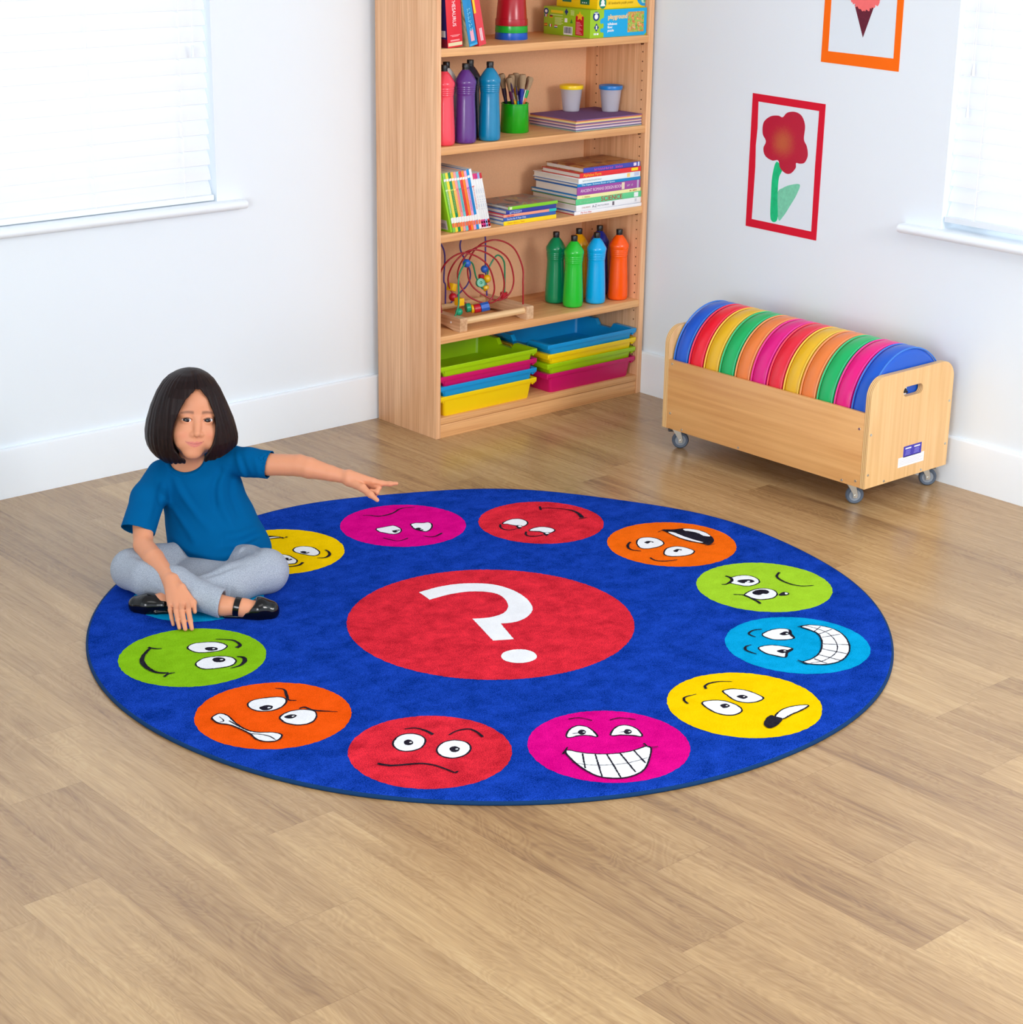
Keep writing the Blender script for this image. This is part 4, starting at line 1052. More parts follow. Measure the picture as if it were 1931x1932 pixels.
# ------------------------------------------------------------------ wall paintings
RUG=[
('yellow_l','yellow',(-155,713,178),[('e',[(-117,699),(-100,708),(-81,702),(-69,685),(-68,663),(-76,636),(-92,624),(-105,629),(-117,655),(-124,680)]),('k',[(-114,672),(-103,671),(-99,660),(-96,652),(-107,649),(-115,655)]),('e',[(-211,689),(-193,691),(-170,688),(-157,671),(-157,646),(-161,622),(-175,609),(-190,614),(-205,628),(-217,656)]),('k',[(-182,658),(-169,657),(-167,646),(-163,637),(-176,635),(-184,645)]),('l',[(-52,641),(-54,623),(-64,604),(-81,593),(-94,595),(-105,604)],5,9,2),('l',[(-218,619),(-210,605),(-194,592),(-174,589),(-156,599)],3,5,9),('k',[(-204,869),(-171,865),(-143,851),(-123,841),(-102,825),(-89,807),(-87,794),(-91,804),(-107,816),(-133,826),(-155,834),(-188,838),(-224,833)]),('w',[(-221,830),(-191,835),(-157,831),(-134,824),(-107,816),(-91,804),(-111,810),(-142,813),(-162,823),(-193,825)]),('l',[(-88,798),(-87,786),(-74,793)],4,7,7),('l',[(-221,830),(-194,825),(-163,822),(-143,811),(-113,807),(-89,796)],4,4,4)]),
('magenta_sad','magenta',(241,670,179),[('e',[(162,691),(182,690),(200,687),(215,683),(218,665),(212,643),(194,627),(177,625),(166,637),(158,656),(155,669)]),('k',[(185,649),(198,649),(210,644),(191,633),(182,634)]),('e',[(263,660),(279,659),(294,647),(310,640),(304,619),(283,597),(259,586),(250,601),(247,622),(254,644)]),('k',[(247,622),(262,622),(258,598),(249,602)]),('l',[(200,806),(216,797),(230,774),(256,767),(284,770),(317,785),(342,783),(361,768)],2.5,6,2.5),('l',[(131,617),(136,598),(147,573),(168,571),(183,574)],4,2,5),('l',[(227,562),(240,540),(260,539),(284,546)],3,4,7)]),
('red_smirk','red',(565,442,180),[('e',[(471,501),(497,512),(523,511),(537,496),(536,473),(525,457),(507,449),(493,452),(491,462),(485,474),(479,491)]),('l',[(461,501),(446,482),(441,463),(451,447),(475,443)],6,6,3),('k',[(488,464),(498,460),(500,450),(483,437),(476,442)]),('e',[(490,407),(515,415),(537,409),(550,390),(549,368),(536,359),(518,358),(511,368),(508,386)]),('l',[(477,406),(462,392),(458,376),(472,361),(496,357)],6,6,3),('k',[(505,365),(519,365),(521,356),(498,344)]),('w',[(490,456),(498,454),(491,445),(485,447)]),('w',[(510,363),(519,360),(512,353),(507,356)]),('l',[(644,531),(664,519),(680,500),(696,477),(702,452),(698,427),(682,395)],3,4,13),('l',[(652,545),(634,519)],6,7,6),('l',[(666,392),(694,386)],3,5,2)]),
('orange_laugh','orange',(728,78,180),[('e',[(659,145),(689,164),(712,157),(725,135),(718,102),(698,87),(670,86),(645,95),(638,112)]),('k',[(675,133),(691,135),(699,126),(696,116),(687,123),(676,120)]),('e',[(657,36),(688,57),(718,55),(733,36),(736,10),(731,-5),(707,-15),(681,-9),(658,5),(650,20)]),('k',[(688,33),(708,37),(715,24),(700,24),(689,21)]),('l',[(647,159),(629,150),(612,133),(606,111),(619,89)],6,8,3),('l',[(601,36),(597,13),(608,-5),(626,-15),(647,-23)],5,5,3),('k',[(789,175),(814,158),(841,146),(862,122),(870,86),(859,51),(843,25),(820,8),(799,5),(792,27),(779,60),(776,98),(782,144)]),('w',[(839,141),(860,120),(866,83),(855,50),(843,64),(832,88),(832,116)]),('w',[(787,149),(798,136),(796,102),(798,61),(803,29),(794,34),(783,67),(780,104)]),('l',[(764,167),(791,173)],2,3,3),('l',[(785,5),(821,-1)],2,3,2)]),
('green_cry','green',(683,-306,178),[('e',[(661,-209),(686,-210),(706,-221),(713,-240),(708,-262),(694,-277),(671,-281),(650,-275),(640,-256),(634,-232),(651,-223)]),('k',[(656,-235),(672,-235),(693,-250),(690,-266),(676,-266),(670,-254),(660,-257),(654,-248)]),('l',[(660,-189),(661,-205),(650,-222),(631,-230),(616,-232),(606,-226)],7,9,3),('e',[(595,-318),(623,-308),(653,-308),(673,-319),(680,-340),(668,-363),(643,-375),(620,-371),(601,-358),(596,-340)]),('k',[(625,-317),(648,-313),(666,-325),(662,-343),(646,-348),(640,-340),(626,-341),(619,-330)]),('l',[(576,-295),(588,-306),(595,-319),(592,-344),(589,-366),(583,-383)],3,6,8),('k',[(665,-373),(685,-366),(695,-370),(695,-383),(682,-387),(668,-381)]),('w',[(690,-373),(693,-379),(684,-383),(682,-380)]),('l',[(791,-264),(767,-276),(755,-293),(749,-318),(750,-345),(763,-370),(789,-386)],7,6,3)]),
('cyan','cyan',(454,-619,176),[('e',[(433,-525),(466,-518),(495,-525),(508,-545),(491,-566),(476,-587),(448,-577),(430,-556)]),('k',[(469,-548),(494,-547),(490,-564),(471,-562)]),('e',[(364,-575),(395,-581),(413,-602),(422,-629),(393,-638),(371,-652),(359,-629),(353,-605)]),('k',[(382,-616),(401,-618),(407,-632),(383,-634)]),('l',[(508,-545),(487,-569),(476,-591)],3,7,3),('l',[(424,-630),(400,-634),(369,-656)],3,7,3),('l',[(457,-501),(434,-492),(409,-501),(407,-524)],3,6,3),('l',[(362,-551),(342,-551),(327,-567),(330,-597)],3,7,3),('e',[(545,-554),(567,-559),(586,-581),(595,-616),(581,-659),(546,-703),(504,-735),(455,-752),(416,-745),(391,-725),(379,-702),(411,-703),(446,-694),(484,-672),(519,-642),(544,-608),(547,-577)]),('l',[(557,-557),(566,-592),(559,-635),(524,-685),(481,-716),(425,-727),(389,-717)],2.5,2.5,2.5),('l',[(544,-595),(583,-583)],2.5,2.5,2.5),('l',[(541,-613),(591,-613)],2.5,2.5,2.5),('l',[(531,-631),(583,-647)],2.5,2.5,2.5),('l',[(501,-660),(546,-703)],2.5,2.5,2.5),('l',[(476,-679),(499,-737)],2.5,2.5,2.5),('l',[(442,-697),(455,-752)],2.5,2.5,2.5),('l',[(414,-706),(416,-745)],2.5,2.5,2.5),('l',[(535,-549),(569,-558)],3,5,3),('l',[(376,-687),(378,-721)],4,6,3)]),
('yellow_r','yellow',(96,-771,175),[('e',[(112,-692),(137,-700),(154,-725),(157,-757),(152,-777),(127,-779),(104,-766),(96,-742),(103,-713)]),('k',[(112,-732),(129,-735),(131,-750),(114,-751)]),('e',[(26,-708),(52,-712),(72,-734),(76,-766),(65,-791),(38,-796),(18,-780),(13,-748)]),('k',[(47,-742),(64,-744),(61,-759),(43,-758)]),('l',[(88,-660),(100,-646),(122,-644),(144,-652),(166,-670)],6,6,2),('l',[(-3,-690),(3,-672),(18,-661),(49,-666)],6,6,2),('e',[(99,-863),(131,-850),(165,-850),(201,-868),(175,-875),(135,-876),(104,-879)]),('k',[(99,-863),(102,-880),(65,-896),(42,-893),(49,-872),(76,-855),(97,-851)])]),
('magenta_grin','magenta',(-288,-728,175),[('e',[(-330,-643),(-304,-620),(-275,-615),(-263,-634),(-269,-662),(-279,-681),(-287,-666),(-304,-652)]),('k',[(-283,-650),(-287,-654),(-292,-655),(-296,-655),(-299,-653),(-300,-649),(-299,-644),(-296,-639),(-291,-636),(-287,-634),(-282,-634),(-279,-637),(-278,-641),(-279,-646)]),('l',[(-311,-637),(-291,-646)],1,3,4),('e',[(-250,-696),(-213,-675),(-190,-683),(-186,-710),(-202,-742),(-214,-726),(-232,-708)]),('k',[(-204,-713),(-209,-717),(-214,-718),(-218,-718),(-221,-715),(-222,-711),(-221,-707),(-218,-702),(-213,-699),(-208,-697),(-204,-697),(-201,-700),(-200,-704),(-201,-709)]),('l',[(-228,-697),(-210,-706)],1,3,4),('l',[(-268,-578),(-244,-588),(-232,-617)],3,3,3),('l',[(-200,-640),(-173,-647),(-154,-675)],3,3,3),('e',[(-378,-691),(-356,-727),(-320,-762),(-275,-782),(-227,-790),(-272,-833),(-317,-861),(-355,-864),(-383,-852),(-406,-822),(-407,-775),(-395,-725)]),('l',[(-408,-739),(-387,-772),(-351,-801),(-311,-819),(-268,-826)],2,2,2),('l',[(-361,-723),(-404,-778)],3.5,3.5,3.5),('l',[(-343,-744),(-403,-828)],3.5,3.5,3.5),('l',[(-324,-760),(-376,-856)],3.5,3.5,3.5),('l',[(-298,-772),(-335,-858)],3.5,3.5,3.5),('l',[(-266,-782),(-290,-842)],3.5,3.5,3.5),('l',[(-397,-700),(-366,-682)],3,4,3),('l',[(-226,-772),(-230,-794),(-213,-804)],4,4,2)]),
('red_b','red',(-602,-505,175),[('e',[(-643,-430),(-615,-409),(-589,-409),(-573,-431),(-579,-458),(-606,-479),(-633,-479),(-650,-461)]),('k',[(-605,-451),(-610,-455),(-615,-457),(-620,-456),(-623,-453),(-625,-449),(-624,-443),(-621,-438),(-617,-434),(-612,-432),(-607,-432),(-603,-435),(-602,-440),(-603,-446)]),('e',[(-588,-512),(-558,-494),(-530,-500),(-518,-526),(-531,-553),(-558,-567),(-586,-562),(-598,-540)]),('k',[(-549,-540),(-554,-544),(-560,-546),(-565,-545),(-569,-542),(-570,-537),(-569,-532),(-566,-526),(-562,-522),(-556,-520),(-551,-521),(-547,-524),(-546,-529),(-546,-535)]),('l',[(-580,-387),(-558,-398),(-549,-421),(-548,-448)],3,5,9),('l',[(-523,-472),(-497,-467),(-471,-476),(-467,-499),(-473,-526)],3,6,6),('l',[(-726,-483),(-712,-506),(-684,-524),(-655,-541),(-638,-567),(-631,-597),(-627,-618),(-618,-617)],8,5,5)]),
('orange_angry','orange_deep',(-758,-143,173),[('e',[(-771,-63),(-749,-53),(-721,-61),(-695,-77),(-693,-98),(-715,-118),(-742,-124),(-767,-113),(-778,-90)]),('k',[(-762,-94),(-743,-93),(-734,-107),(-749,-118),(-763,-112)]),('l',[(-676,-30),(-664,-48),(-677,-78),(-688,-102),(-676,-115)],2,8,3),('e',[(-754,-165),(-726,-155),(-698,-163),(-680,-184),(-689,-209),(-715,-229),(-742,-225),(-759,-202),(-760,-183)]),('k',[(-748,-170),(-729,-169),(-721,-182),(-741,-187)]),('l',[(-697,-156),(-683,-157),(-678,-181),(-660,-203),(-640,-223)],5,6,2),('e',[(-871,-73),(-849,-67),(-842,-88),(-849,-128),(-850,-172),(-837,-200),(-812,-221),(-805,-243),(-826,-257),(-847,-247),(-856,-224),(-852,-196),(-855,-158),(-862,-126),(-875,-107),(-876,-87)]),('l',[(-873,-104),(-862,-104),(-858,-80)],3,3,2),('l',[(-852,-196),(-836,-214),(-828,-234),(-828,-256)],3,3,2),('l',[(-853,-111),(-851,-153),(-846,-188)],3,5,3)]),
('green_smile','green',(-724,245,174),[('e',[(-705,296),(-681,309),(-656,299),(-631,279),(-627,248),(-651,235),(-680,244),(-703,262)]),('k',[(-653,246),(-657,242),(-662,242),(-668,244),(-674,248),(-677,254),(-678,260),(-677,266),(-673,269),(-667,270),(-661,267),(-656,263),(-652,257),(-651,251)]),('e',[(-740,203),(-712,217),(-686,211),(-660,190),(-658,162),(-680,143),(-711,148),(-739,163),(-746,182)]),('k',[(-675,178),(-680,174),(-686,172),(-692,174),(-697,178),(-701,184),(-701,191),(-699,198),(-694,202),(-688,204),(-682,202),(-677,198),(-673,191),(-673,184)]),('l',[(-625,299),(-606,280),(-595,261),(-599,231),(-615,222)],2,6,11),('l',[(-644,177),(-635,164),(-643,144),(-667,128),(-693,129)],4,12,2),('l',[(-777,349),(-807,326),(-832,294),(-842,255),(-839,217),(-819,196)],6,13,6),('l',[(-778,357),(-769,340),(-756,330)],7,5,3),('l',[(-839,184),(-821,192),(-807,188)],6,6,3)])]
QM=[(-48,232),(9,231),(64,217),(108,189),(141,147),(151,86),(139,21),(105,-39),(57,-71),(14,-77),(-22,-62),(-62,-158),(-107,-132),(-56,7),(-19,-13),(24,-15),(64,9),(92,52),(102,96),(83,133),(49,158),(-1,172),(-59,174)]
QDOT=[(-88,-271),(-98,-280),(-110,-284),(-123,-285),(-136,-282),(-148,-275),(-157,-265),(-162,-253),(-164,-241),(-161,-228),(-154,-217),(-144,-209),(-132,-204),(-118,-203),(-105,-206),(-93,-213),(-84,-223),(-79,-235),(-78,-248),(-81,-260)]
PIC={'flower':[(-839,978),(-841,1013),(-868,1035),(-900,1041),(-920,1038),(-938,1054),(-969,1060),(-998,1051),(-1015,1022),(-1014,979),(-1028,957),(-1034,929),(-1023,906),(-1004,900),(-988,900),(-987,884),(-969,865),(-947,862),(-923,876),(-912,899),(-886,896),(-856,907),(-846,930),(-855,954)],'stem':[(-905,894),(-891,848),(-890,779),(-895,705),(-923,709),(-918,783),(-919,842),(-930,872)],'leaf':[(-917,792),(-941,815),(-975,829),(-1009,833),(-997,798),(-974,761),(-948,723),(-927,710)],'f1o':[(-790,1102),(-1093,1096),(-1091,665),(-787,668)],'f1i':[(-814,1077),(-1072,1073),(-1071,967),(-1068,690),(-811,693),(-812,867),(-811,936),(-818,991)],'f2o':[(-1063,1225),(-1366,1221),(-1365,1430),(-1063,1411)],'f2i':[(-1089,1259),(-1343,1258),(-1339,1428),(-1087,1413)],'cone':[(-1183,1401),(-1252,1394),(-1221,1311)],'scoop':[(-1152,1414),(-1171,1402),(-1201,1400),(-1230,1397),(-1259,1396),(-1278,1407),(-1293,1425)],'scribble':[(-928,1013),(-898,907),(-981,918)]}

paper_w = mat('painting_paper', (228, 238, 246), .8, .1, bump=.05, bscale=120)
def wallframe(u, v, d): return (-d, u, v)         # d = distance off the right wall
def outline(pts, jitter=0, n=6, closed=True):
    return [(p[0], p[1]) for p in spline([(a / 1000, b / 1000) for a, b in pts], n, closed)]
def painting(label, mount_rgb, outer, inner, z):
    cy = sum(p[0] for p in outer) / len(outer)
    t = thing('painting', label, 'picture', (0, cy, z), 0, 'children\'s paintings on the right wall')
    o = [(a - cy, b - z) for a, b in outer]; i = [(a - cy, b - z) for a, b in inner]
    q = MB(); q.prism(o, .0004, .0016, wallframe, holes=[i]); q.build('card_mount', mat('card_' + '_'.join(map(str, mount_rgb)), mount_rgb, .75, .15), t, sharp=0)
    cx = sum(p[0] for p in i) / len(i); cz = sum(p[1] for p in i) / len(i)
    q = MB(); q.prism([(cx + (a - cx) * 1.02, cz + (b - cz) * 1.02) for a, b in i], .0002, .0009, wallframe); q.build('painting_sheet', paper_w, t, sharp=0)
    return t, cy, z
k = lambda L: [(a / 1000, b / 1000) for a, b in L]
f1o = [(-.787, 1.1015), (-1.093, 1.0965), (-1.091, .665), (-.787, .668)]
f1i = [(-.813, 1.077), (-1.069, 1.073), (-1.067, .9), (-1.069, .691), (-.812, .694), (-.815, .867), (-.812, .936), (-.8155, .991)]
pt, cy, cz = painting('red framed painting of a crimson flower on the right wall', (218, 26, 52), f1o, f1i, .88)
def paintmat(name, c0, c1, scale, rough=.6):
    return pict_mat(name, [c0, c1, c0, c1], scale, 1) if False else mat(name, c0, rough, .3, var=.28, vscale=scale)
petal = bpy.data.materials.new('crimson_paint'); _t = NT(petal)
tc = _t.n('ShaderNodeTexCoord'); sp = _t.n('ShaderNodeSeparateXYZ'); _t.l(tc.outputs['Object'], sp.inputs[0])
ds = _t.n('ShaderNodeVectorMath', operation='DISTANCE'); ds.inputs[1].default_value = (0, .012, .078); _t.l(tc.outputs['Object'], ds.inputs[0])
nz = _t.n('ShaderNodeTexNoise', i_Scale=170, i_Detail=5, i_Distortion=3.5, i_Roughness=.75); _t.l(tc.outputs['Object'], nz.inputs['Vector'])
a1 = _t.n('ShaderNodeMath', operation='MULTIPLY_ADD', i_1=-7.5, i_2=.60); _t.l(ds.outputs['Value'], a1.inputs[0])
a2 = _t.n('ShaderNodeMath', operation='ADD'); _t.l(a1.outputs[0], a2.inputs[0]); _t.l(nz.outputs['Fac'], a2.inputs[1])
cr = _t.n('ShaderNodeValToRGB'); e = cr.color_ramp.elements
e[0].position = .70; e[0].color = lin((190, 12, 54)); e[1].position = 1.0; e[1].color = lin((196, 92, 56))
_t.l(a2.outputs[0], cr.inputs[0]); _t.l(cr.outputs[0], _t.b.inputs['Base Color']); _t.b.inputs['Roughness'].default_value = .35
def paint(name, pts, m, d0, d1, n=6, root=pt):
    q = MB(); q.prism([(a - cy, b - cz) for a, b in outline(pts, n=n)], d0, d1, wallframe); return q.build(name, m, root, sharp=0)
paint('painted_stem', PIC['stem'], mat('stem_paint', (30, 196, 130), .6, .2, var=.35, vscale=50), .0010, .0014)
paint('painted_leaf', PIC['leaf'], mat('leaf_paint', (126, 210, 176), .6, .2, var=.22, vscale=90), .0010, .0012)
paint('painted_flower', PIC['flower'], petal, .0012, .0018, 8)
f2o = [(-1.0625, 1.2245), (-1.366, 1.2205), (-1.364, 1.655), (-1.0625, 1.655)]
f2i = [(-1.089, 1.259), (-1.343, 1.2575), (-1.338, 1.628), (-1.087, 1.628)]
pt2, cy, cz = painting('orange framed painting of a pink ice cream cone on the right wall', (255, 112, 16), f2o, f2i, 1.44)
cone = [(a / 1000 - cy, b / 1000 - cz) for a, b in ((-1180, 1405), (-1254, 1400), (-1221, 1310))]
q = MB(); q.prism(cone, .0010, .0014, wallframe); q.build('painted_cone', mat('cone_paint', (104, 36, 54), .6, .2, var=.25, vscale=120), pt2, sharp=0)
rs = random.Random(4); sc = []
for i in range(120):
    a = 2 * PI * i / 120
    r = .078 * (1 + (rs.uniform(-.05, .09) if math.sin(a) < .2 else 0))
    sc.append((-1.2185 - cy + r * math.cos(a) * .94, 1.4690 - cz + r * math.sin(a) * .98))
q = MB(); q.prism(sc, .0013, .0018, wallframe); q.build('painted_scoop', mat('scoop_paint', (255, 116, 116), .6, .2, var=.12, vscale=60), pt2, sharp=0)

# ------------------------------------------------------------------ the round rug
RX, RY = -1.8249, -1.6327
RT = .0115
rug = thing('round_rug', 'large round blue rug printed with emotion faces and a white question mark', 'rug', (RX, RY, 0))
def pile(name, rgb, var=.20):
    if name in MATS: return MATS[name]
    m = bpy.data.materials.new(name); t = NT(m); col = lin(rgb)
    tc = t.n('ShaderNodeTexCoord')
    geo = t.n('ShaderNodeNewGeometry')
    n1 = t.n('ShaderNodeTexNoise', i_Scale=420, i_Detail=3, i_Roughness=.7); t.l(geo.outputs['Position'], n1.inputs['Vector'])
    n2 = t.n('ShaderNodeTexNoise', i_Scale=17, i_Detail=6, i_Roughness=.72, i_Distortion=.25)
    mp = t.n('ShaderNodeMapping'); mp.inputs['Scale'].default_value = (1, 1.15, 1); t.l(geo.outputs['Position'], mp.inputs[0]); t.l(mp.outputs[0], n2.inputs['Vector'])
    a = t.n('ShaderNodeMath', operation='MULTIPLY_ADD', i_1=.95); t.l(n1.outputs['Fac'], a.inputs[0])
    b = t.n('ShaderNodeMath', operation='MULTIPLY', i_1=.50); t.l(n2.outputs['Fac'], b.inputs[0]); t.l(b.outputs[0], a.inputs[2])
    cr = t.n('ShaderNodeValToRGB'); e = cr.color_ramp.elements
    dk = tuple(c * (1 - var * 1.5) for c in col[:3]) + (1,)
    lt = tuple(min(1, c * (1 + var) + .035 * var) for c in col[:3]) + (1,)
    e[0].position = .55; e[0].color = dk; e[1].position = .88; e[1].color = lt
    t.l(a.outputs[0], cr.inputs[0]); t.l(cr.outputs[0], t.b.inputs['Base Color'])
    t.b.inputs['Roughness'].default_value = .95; t.b.inputs['Specular IOR Level'].default_value = 0
    t.b.inputs['Sheen Weight'].default_value = 0; t.b.inputs['Sheen Roughness'].default_value = .5
    t.b.inputs['Sheen Tint'].default_value = tuple(min(1, c * 1.2 + .1) for c in col[:3]) + (1,)
    bp = t.n('ShaderNodeBump', i_Strength=.55, i_Distance=.004); t.l(n1.outputs['Fac'], bp.inputs['Height']); t.l(bp.outputs[0], t.b.inputs['Normal'])
    MATS[name] = m; return m
PILE = dict(blue=pile('pile_blue', (0, 56, 164), .42), yellow=pile('pile_yellow', (246, 200, 0), .12), magenta=pile('pile_magenta', (216, 0, 132), .20), red=pile('pile_red', (216, 36, 54), .38),
            orange=pile('pile_orange', (248, 104, 12), .16), orange_deep=pile('pile_orange_deep', (246, 86, 8), .18), green=pile('pile_green', (132, 188, 22), .18), green_pale=pile('pile_green_pale', (160, 206, 44), .14), cyan=pile('pile_cyan', (0, 158, 212), .18))
pile_w = pile('pile_white', (238, 240, 244), .07); pile_k = pile('pile_black', (30, 26, 40), .4)
q = MB()
Rr = 1.0
def wob(a): return Rr + .0016 * math.sin(5 * a + 1) + .0012 * math.sin(9 * a)
ring = lambda r, z: [(wob(a) * r * math.cos(a), wob(a) * r * math.sin(a), z) for a in np.linspace(0, 2 * PI, 240, endpoint=False)]
prev = None
# pile disc with gentle ripples at the far edge
rr = [0, .25, .5, .7, .8, .86, .90, .93, .95, .97, .984, .991, .994]
def rip(x, y):
    r = math.hypot(x, y); a = math.atan2(y, x)
    e = max(0, (r - .82) / .18)
    far = max(0, math.cos(a - math.radians(52)))
    return e * e * .006 * far * (1 + math.sin(a * 9 + .6)) * .5
rows = []
for r in rr:
    if r == 0: rows.append([q.bm.verts.new((0, 0, RT))]); continue
    z = RT - (.0030 if r > .993 else (.0008 if r > .99 else 0))
    rows.append([q.bm.verts.new((x, y, z + rip(x, y))) for x, y, _ in ring(r, 0)])
for A, B_ in zip(rows, rows[1:]):
    n = len(B_)
    for i in range(n):
        f = q.bm.faces.new([A[0], B_[i], B_[(i + 1) % n]] if len(A) == 1 else [A[i], B_[i], B_[(i + 1) % n], A[(i + 1) % n]]); f.smooth = True
q.build('pile', PILE['blue'], rug, sharp=0)
q = MB()
e0 = []
for a in np.linspace(0, 2 * PI, 240, endpoint=False):
    x, y = wob(a) * math.cos(a), wob(a) * math.sin(a)
    e0.append((x, y, rip(x, y)))
for (x, y, z), nx in zip(e0, e0[1:] + e0[:1]):
    pass
prof = [(.990, .0002), (.9985, .0004), (1.0, .0025), (.9995, .0065), (.9972, .0086), (.9925, .0085)]
rows = [[q.bm.verts.new((x * s, y * s, h + (z if h > .001 else z * .9))) for x, y, z in e0] for s, h in prof]
for A, B_ in zip(rows, rows[1:]):
    n = len(A)
    for i in range(n):
        f = q.bm.faces.new([A[i], A[(i + 1) % n], B_[(i + 1) % n], B_[i]]); f.smooth = True
q.build('edge_binding', mat('binding_navy', (10, 52, 96), .8, .15, bump=.4, bscale=500), rug, sharp=0)

rj = random.Random(11)
def fuzzy(pts, amt=.0011):
    """tufted outline: resample to ~3 mm and jitter"""
    out = []
    n = len(pts)
    for i in range(n):
        a = Vector((*pts[i], 0)); b = Vector((*pts[(i + 1) % n], 0)); d = b - a
        m = max(1, int(d.length / .004))
        for kx in range(m):
            p = a + d * kx / m
            out.append((p.x + rj.uniform(-amt, amt), p.y + rj.uniform(-amt, amt)))
    return out
def grow(pts, w):
    n = len(pts); ar = sum(pts[i][0] * pts[(i + 1) % n][1] - pts[(i + 1) % n][0] * pts[i][1] for i in range(n))
    s = 1 if ar > 0 else -1
    out = []
    for i in range(n):
        a = Vector(pts[i - 1]); b = Vector(pts[(i + 1) % n]); t = (b - a)
        if t.length < 1e-9: out.append(tuple(pts[i])); continue
        t.normalize(); out.append((pts[i][0] + t.y * w * s, pts[i][1] - t.x * w * s))
    return out
def ribbon(pts, ws):
    P = spline(pts, 5); n = len(P); L, R_ = [], []
    for i in range(n):
        a = Vector(P[max(i - 1, 0)]); b = Vector(P[min(i + 1, n - 1)]); t = (b - a).normalized()
        s = i / (n - 1); w = (ws[0] * (1 - 2 * s) + ws[1] * 2 * s) if s < .5 else (ws[1] * (2 - 2 * s) + ws[2] * (2 * s - 1))
        w *= .0005
        L.append((P[i][0] - t.y * w, P[i][1] + t.x * w)); R_.append((P[i][0] + t.y * w, P[i][1] - t.x * w))
    return L + R_[::-1]
def motif(name, label, disc, items, col):
    q = MB(); z = RT + .0003
    fr_ = lambda u, v, d: (u, v, d + rip(u, v))
    if disc: q.prism(fuzzy(disc), z, z, fr_, mi=0)
    for j, (mi, pts) in enumerate(items):
        z = RT + .0005 + .00012 * (j + 1)
        q.prism(fuzzy(pts, .0006), z, z, fr_, mi=mi)
    for f in q.bm.faces:
        f.normal_update()
        if f.normal.z < 0: f.normal_flip()
    o = q.build(name, [col, pile_w, pile_k], rug, sharp=0, fixn=False)
    o['label'] = label
    return o
circle = lambda cx, cy, r, n=150: [(cx + r * math.cos(a), cy + r * math.sin(a)) for a in np.linspace(0, 2 * PI, n, endpoint=False)]
ML = dict(yellow_l='yellow smiling face', magenta_sad='magenta sad face', red_smirk='red smirking face', orange_laugh='orange laughing face', green_cry='green tearful face', cyan='cyan grinning face',
          yellow_r='yellow worried face', magenta_grin='magenta grinning face', red_b='red doubtful face', orange_angry='orange angry face', green_smile='green smiling face')
motif('question_mark_circle', 'red centre circle with a white question mark', circle(-.029, -.032, .359, 260), [(1, [(a / 1000, b / 1000) for a, b in (spline(QM[:11], 5)[:-1] + QM[10:14] + spline(QM[13:], 5))]), (1, outline(QDOT, n=3))], PILE['red'])
for nm, col, (cx, cyy, r), ops in RUG:
    items = []
    for op in ops:
        P = [(a / 1000, b / 1000) for a, b in op[1]]
        if op[0] == 'l': items.append((2, ribbon(P, op[2:5])))
        else:
            sp_ = spline(P, 4, True)
            if op[0] == 'e': items.append((2, grow(sp_, .0034))); items.append((1, grow(sp_, -.0008)))
            elif op[0] == 'k':
                items.append((2, sp_))
                xs = [p[0] for p in sp_]; ys = [p[1] for p in sp_]
                w_ = max(max(xs) - min(xs), max(ys) - min(ys))
                if w_ < .045 and len(items) > 2:              # catchlight in the pupil
                    mx_, my_ = sum(xs) / len(xs), sum(ys) / len(ys)
                    items.append((1, [(mx_ + w_ * (.16 + .13 * math.cos(a)), my_ - w_ * (.10 + .10 * math.sin(a))) for a in np.linspace(0, 2 * PI, 12, endpoint=False)]))
            else: items.append((1, sp_))
    # keep printing inside the circle
    lim = r / 1000 - .004
    def clip(p):
        d = math.hypot(p[0] - cx / 1000, p[1] - cyy / 1000)
        return p if d < lim else (cx / 1000 + (p[0] - cx / 1000) * lim / d, cyy / 1000 + (p[1] - cyy / 1000) * lim / d)
    items = [(mi, [clip(p) for p in pts]) for mi, pts in items]
    motif('face_circle', ML[nm], circle(cx / 1000, cyy / 1000, r / 1000), items, PILE['green_pale'] if nm == 'green_cry' else PILE[col])
motif('face_circle', 'cyan face under the sitting girl', circle(-.508, .562, .166), [], PILE['cyan'])
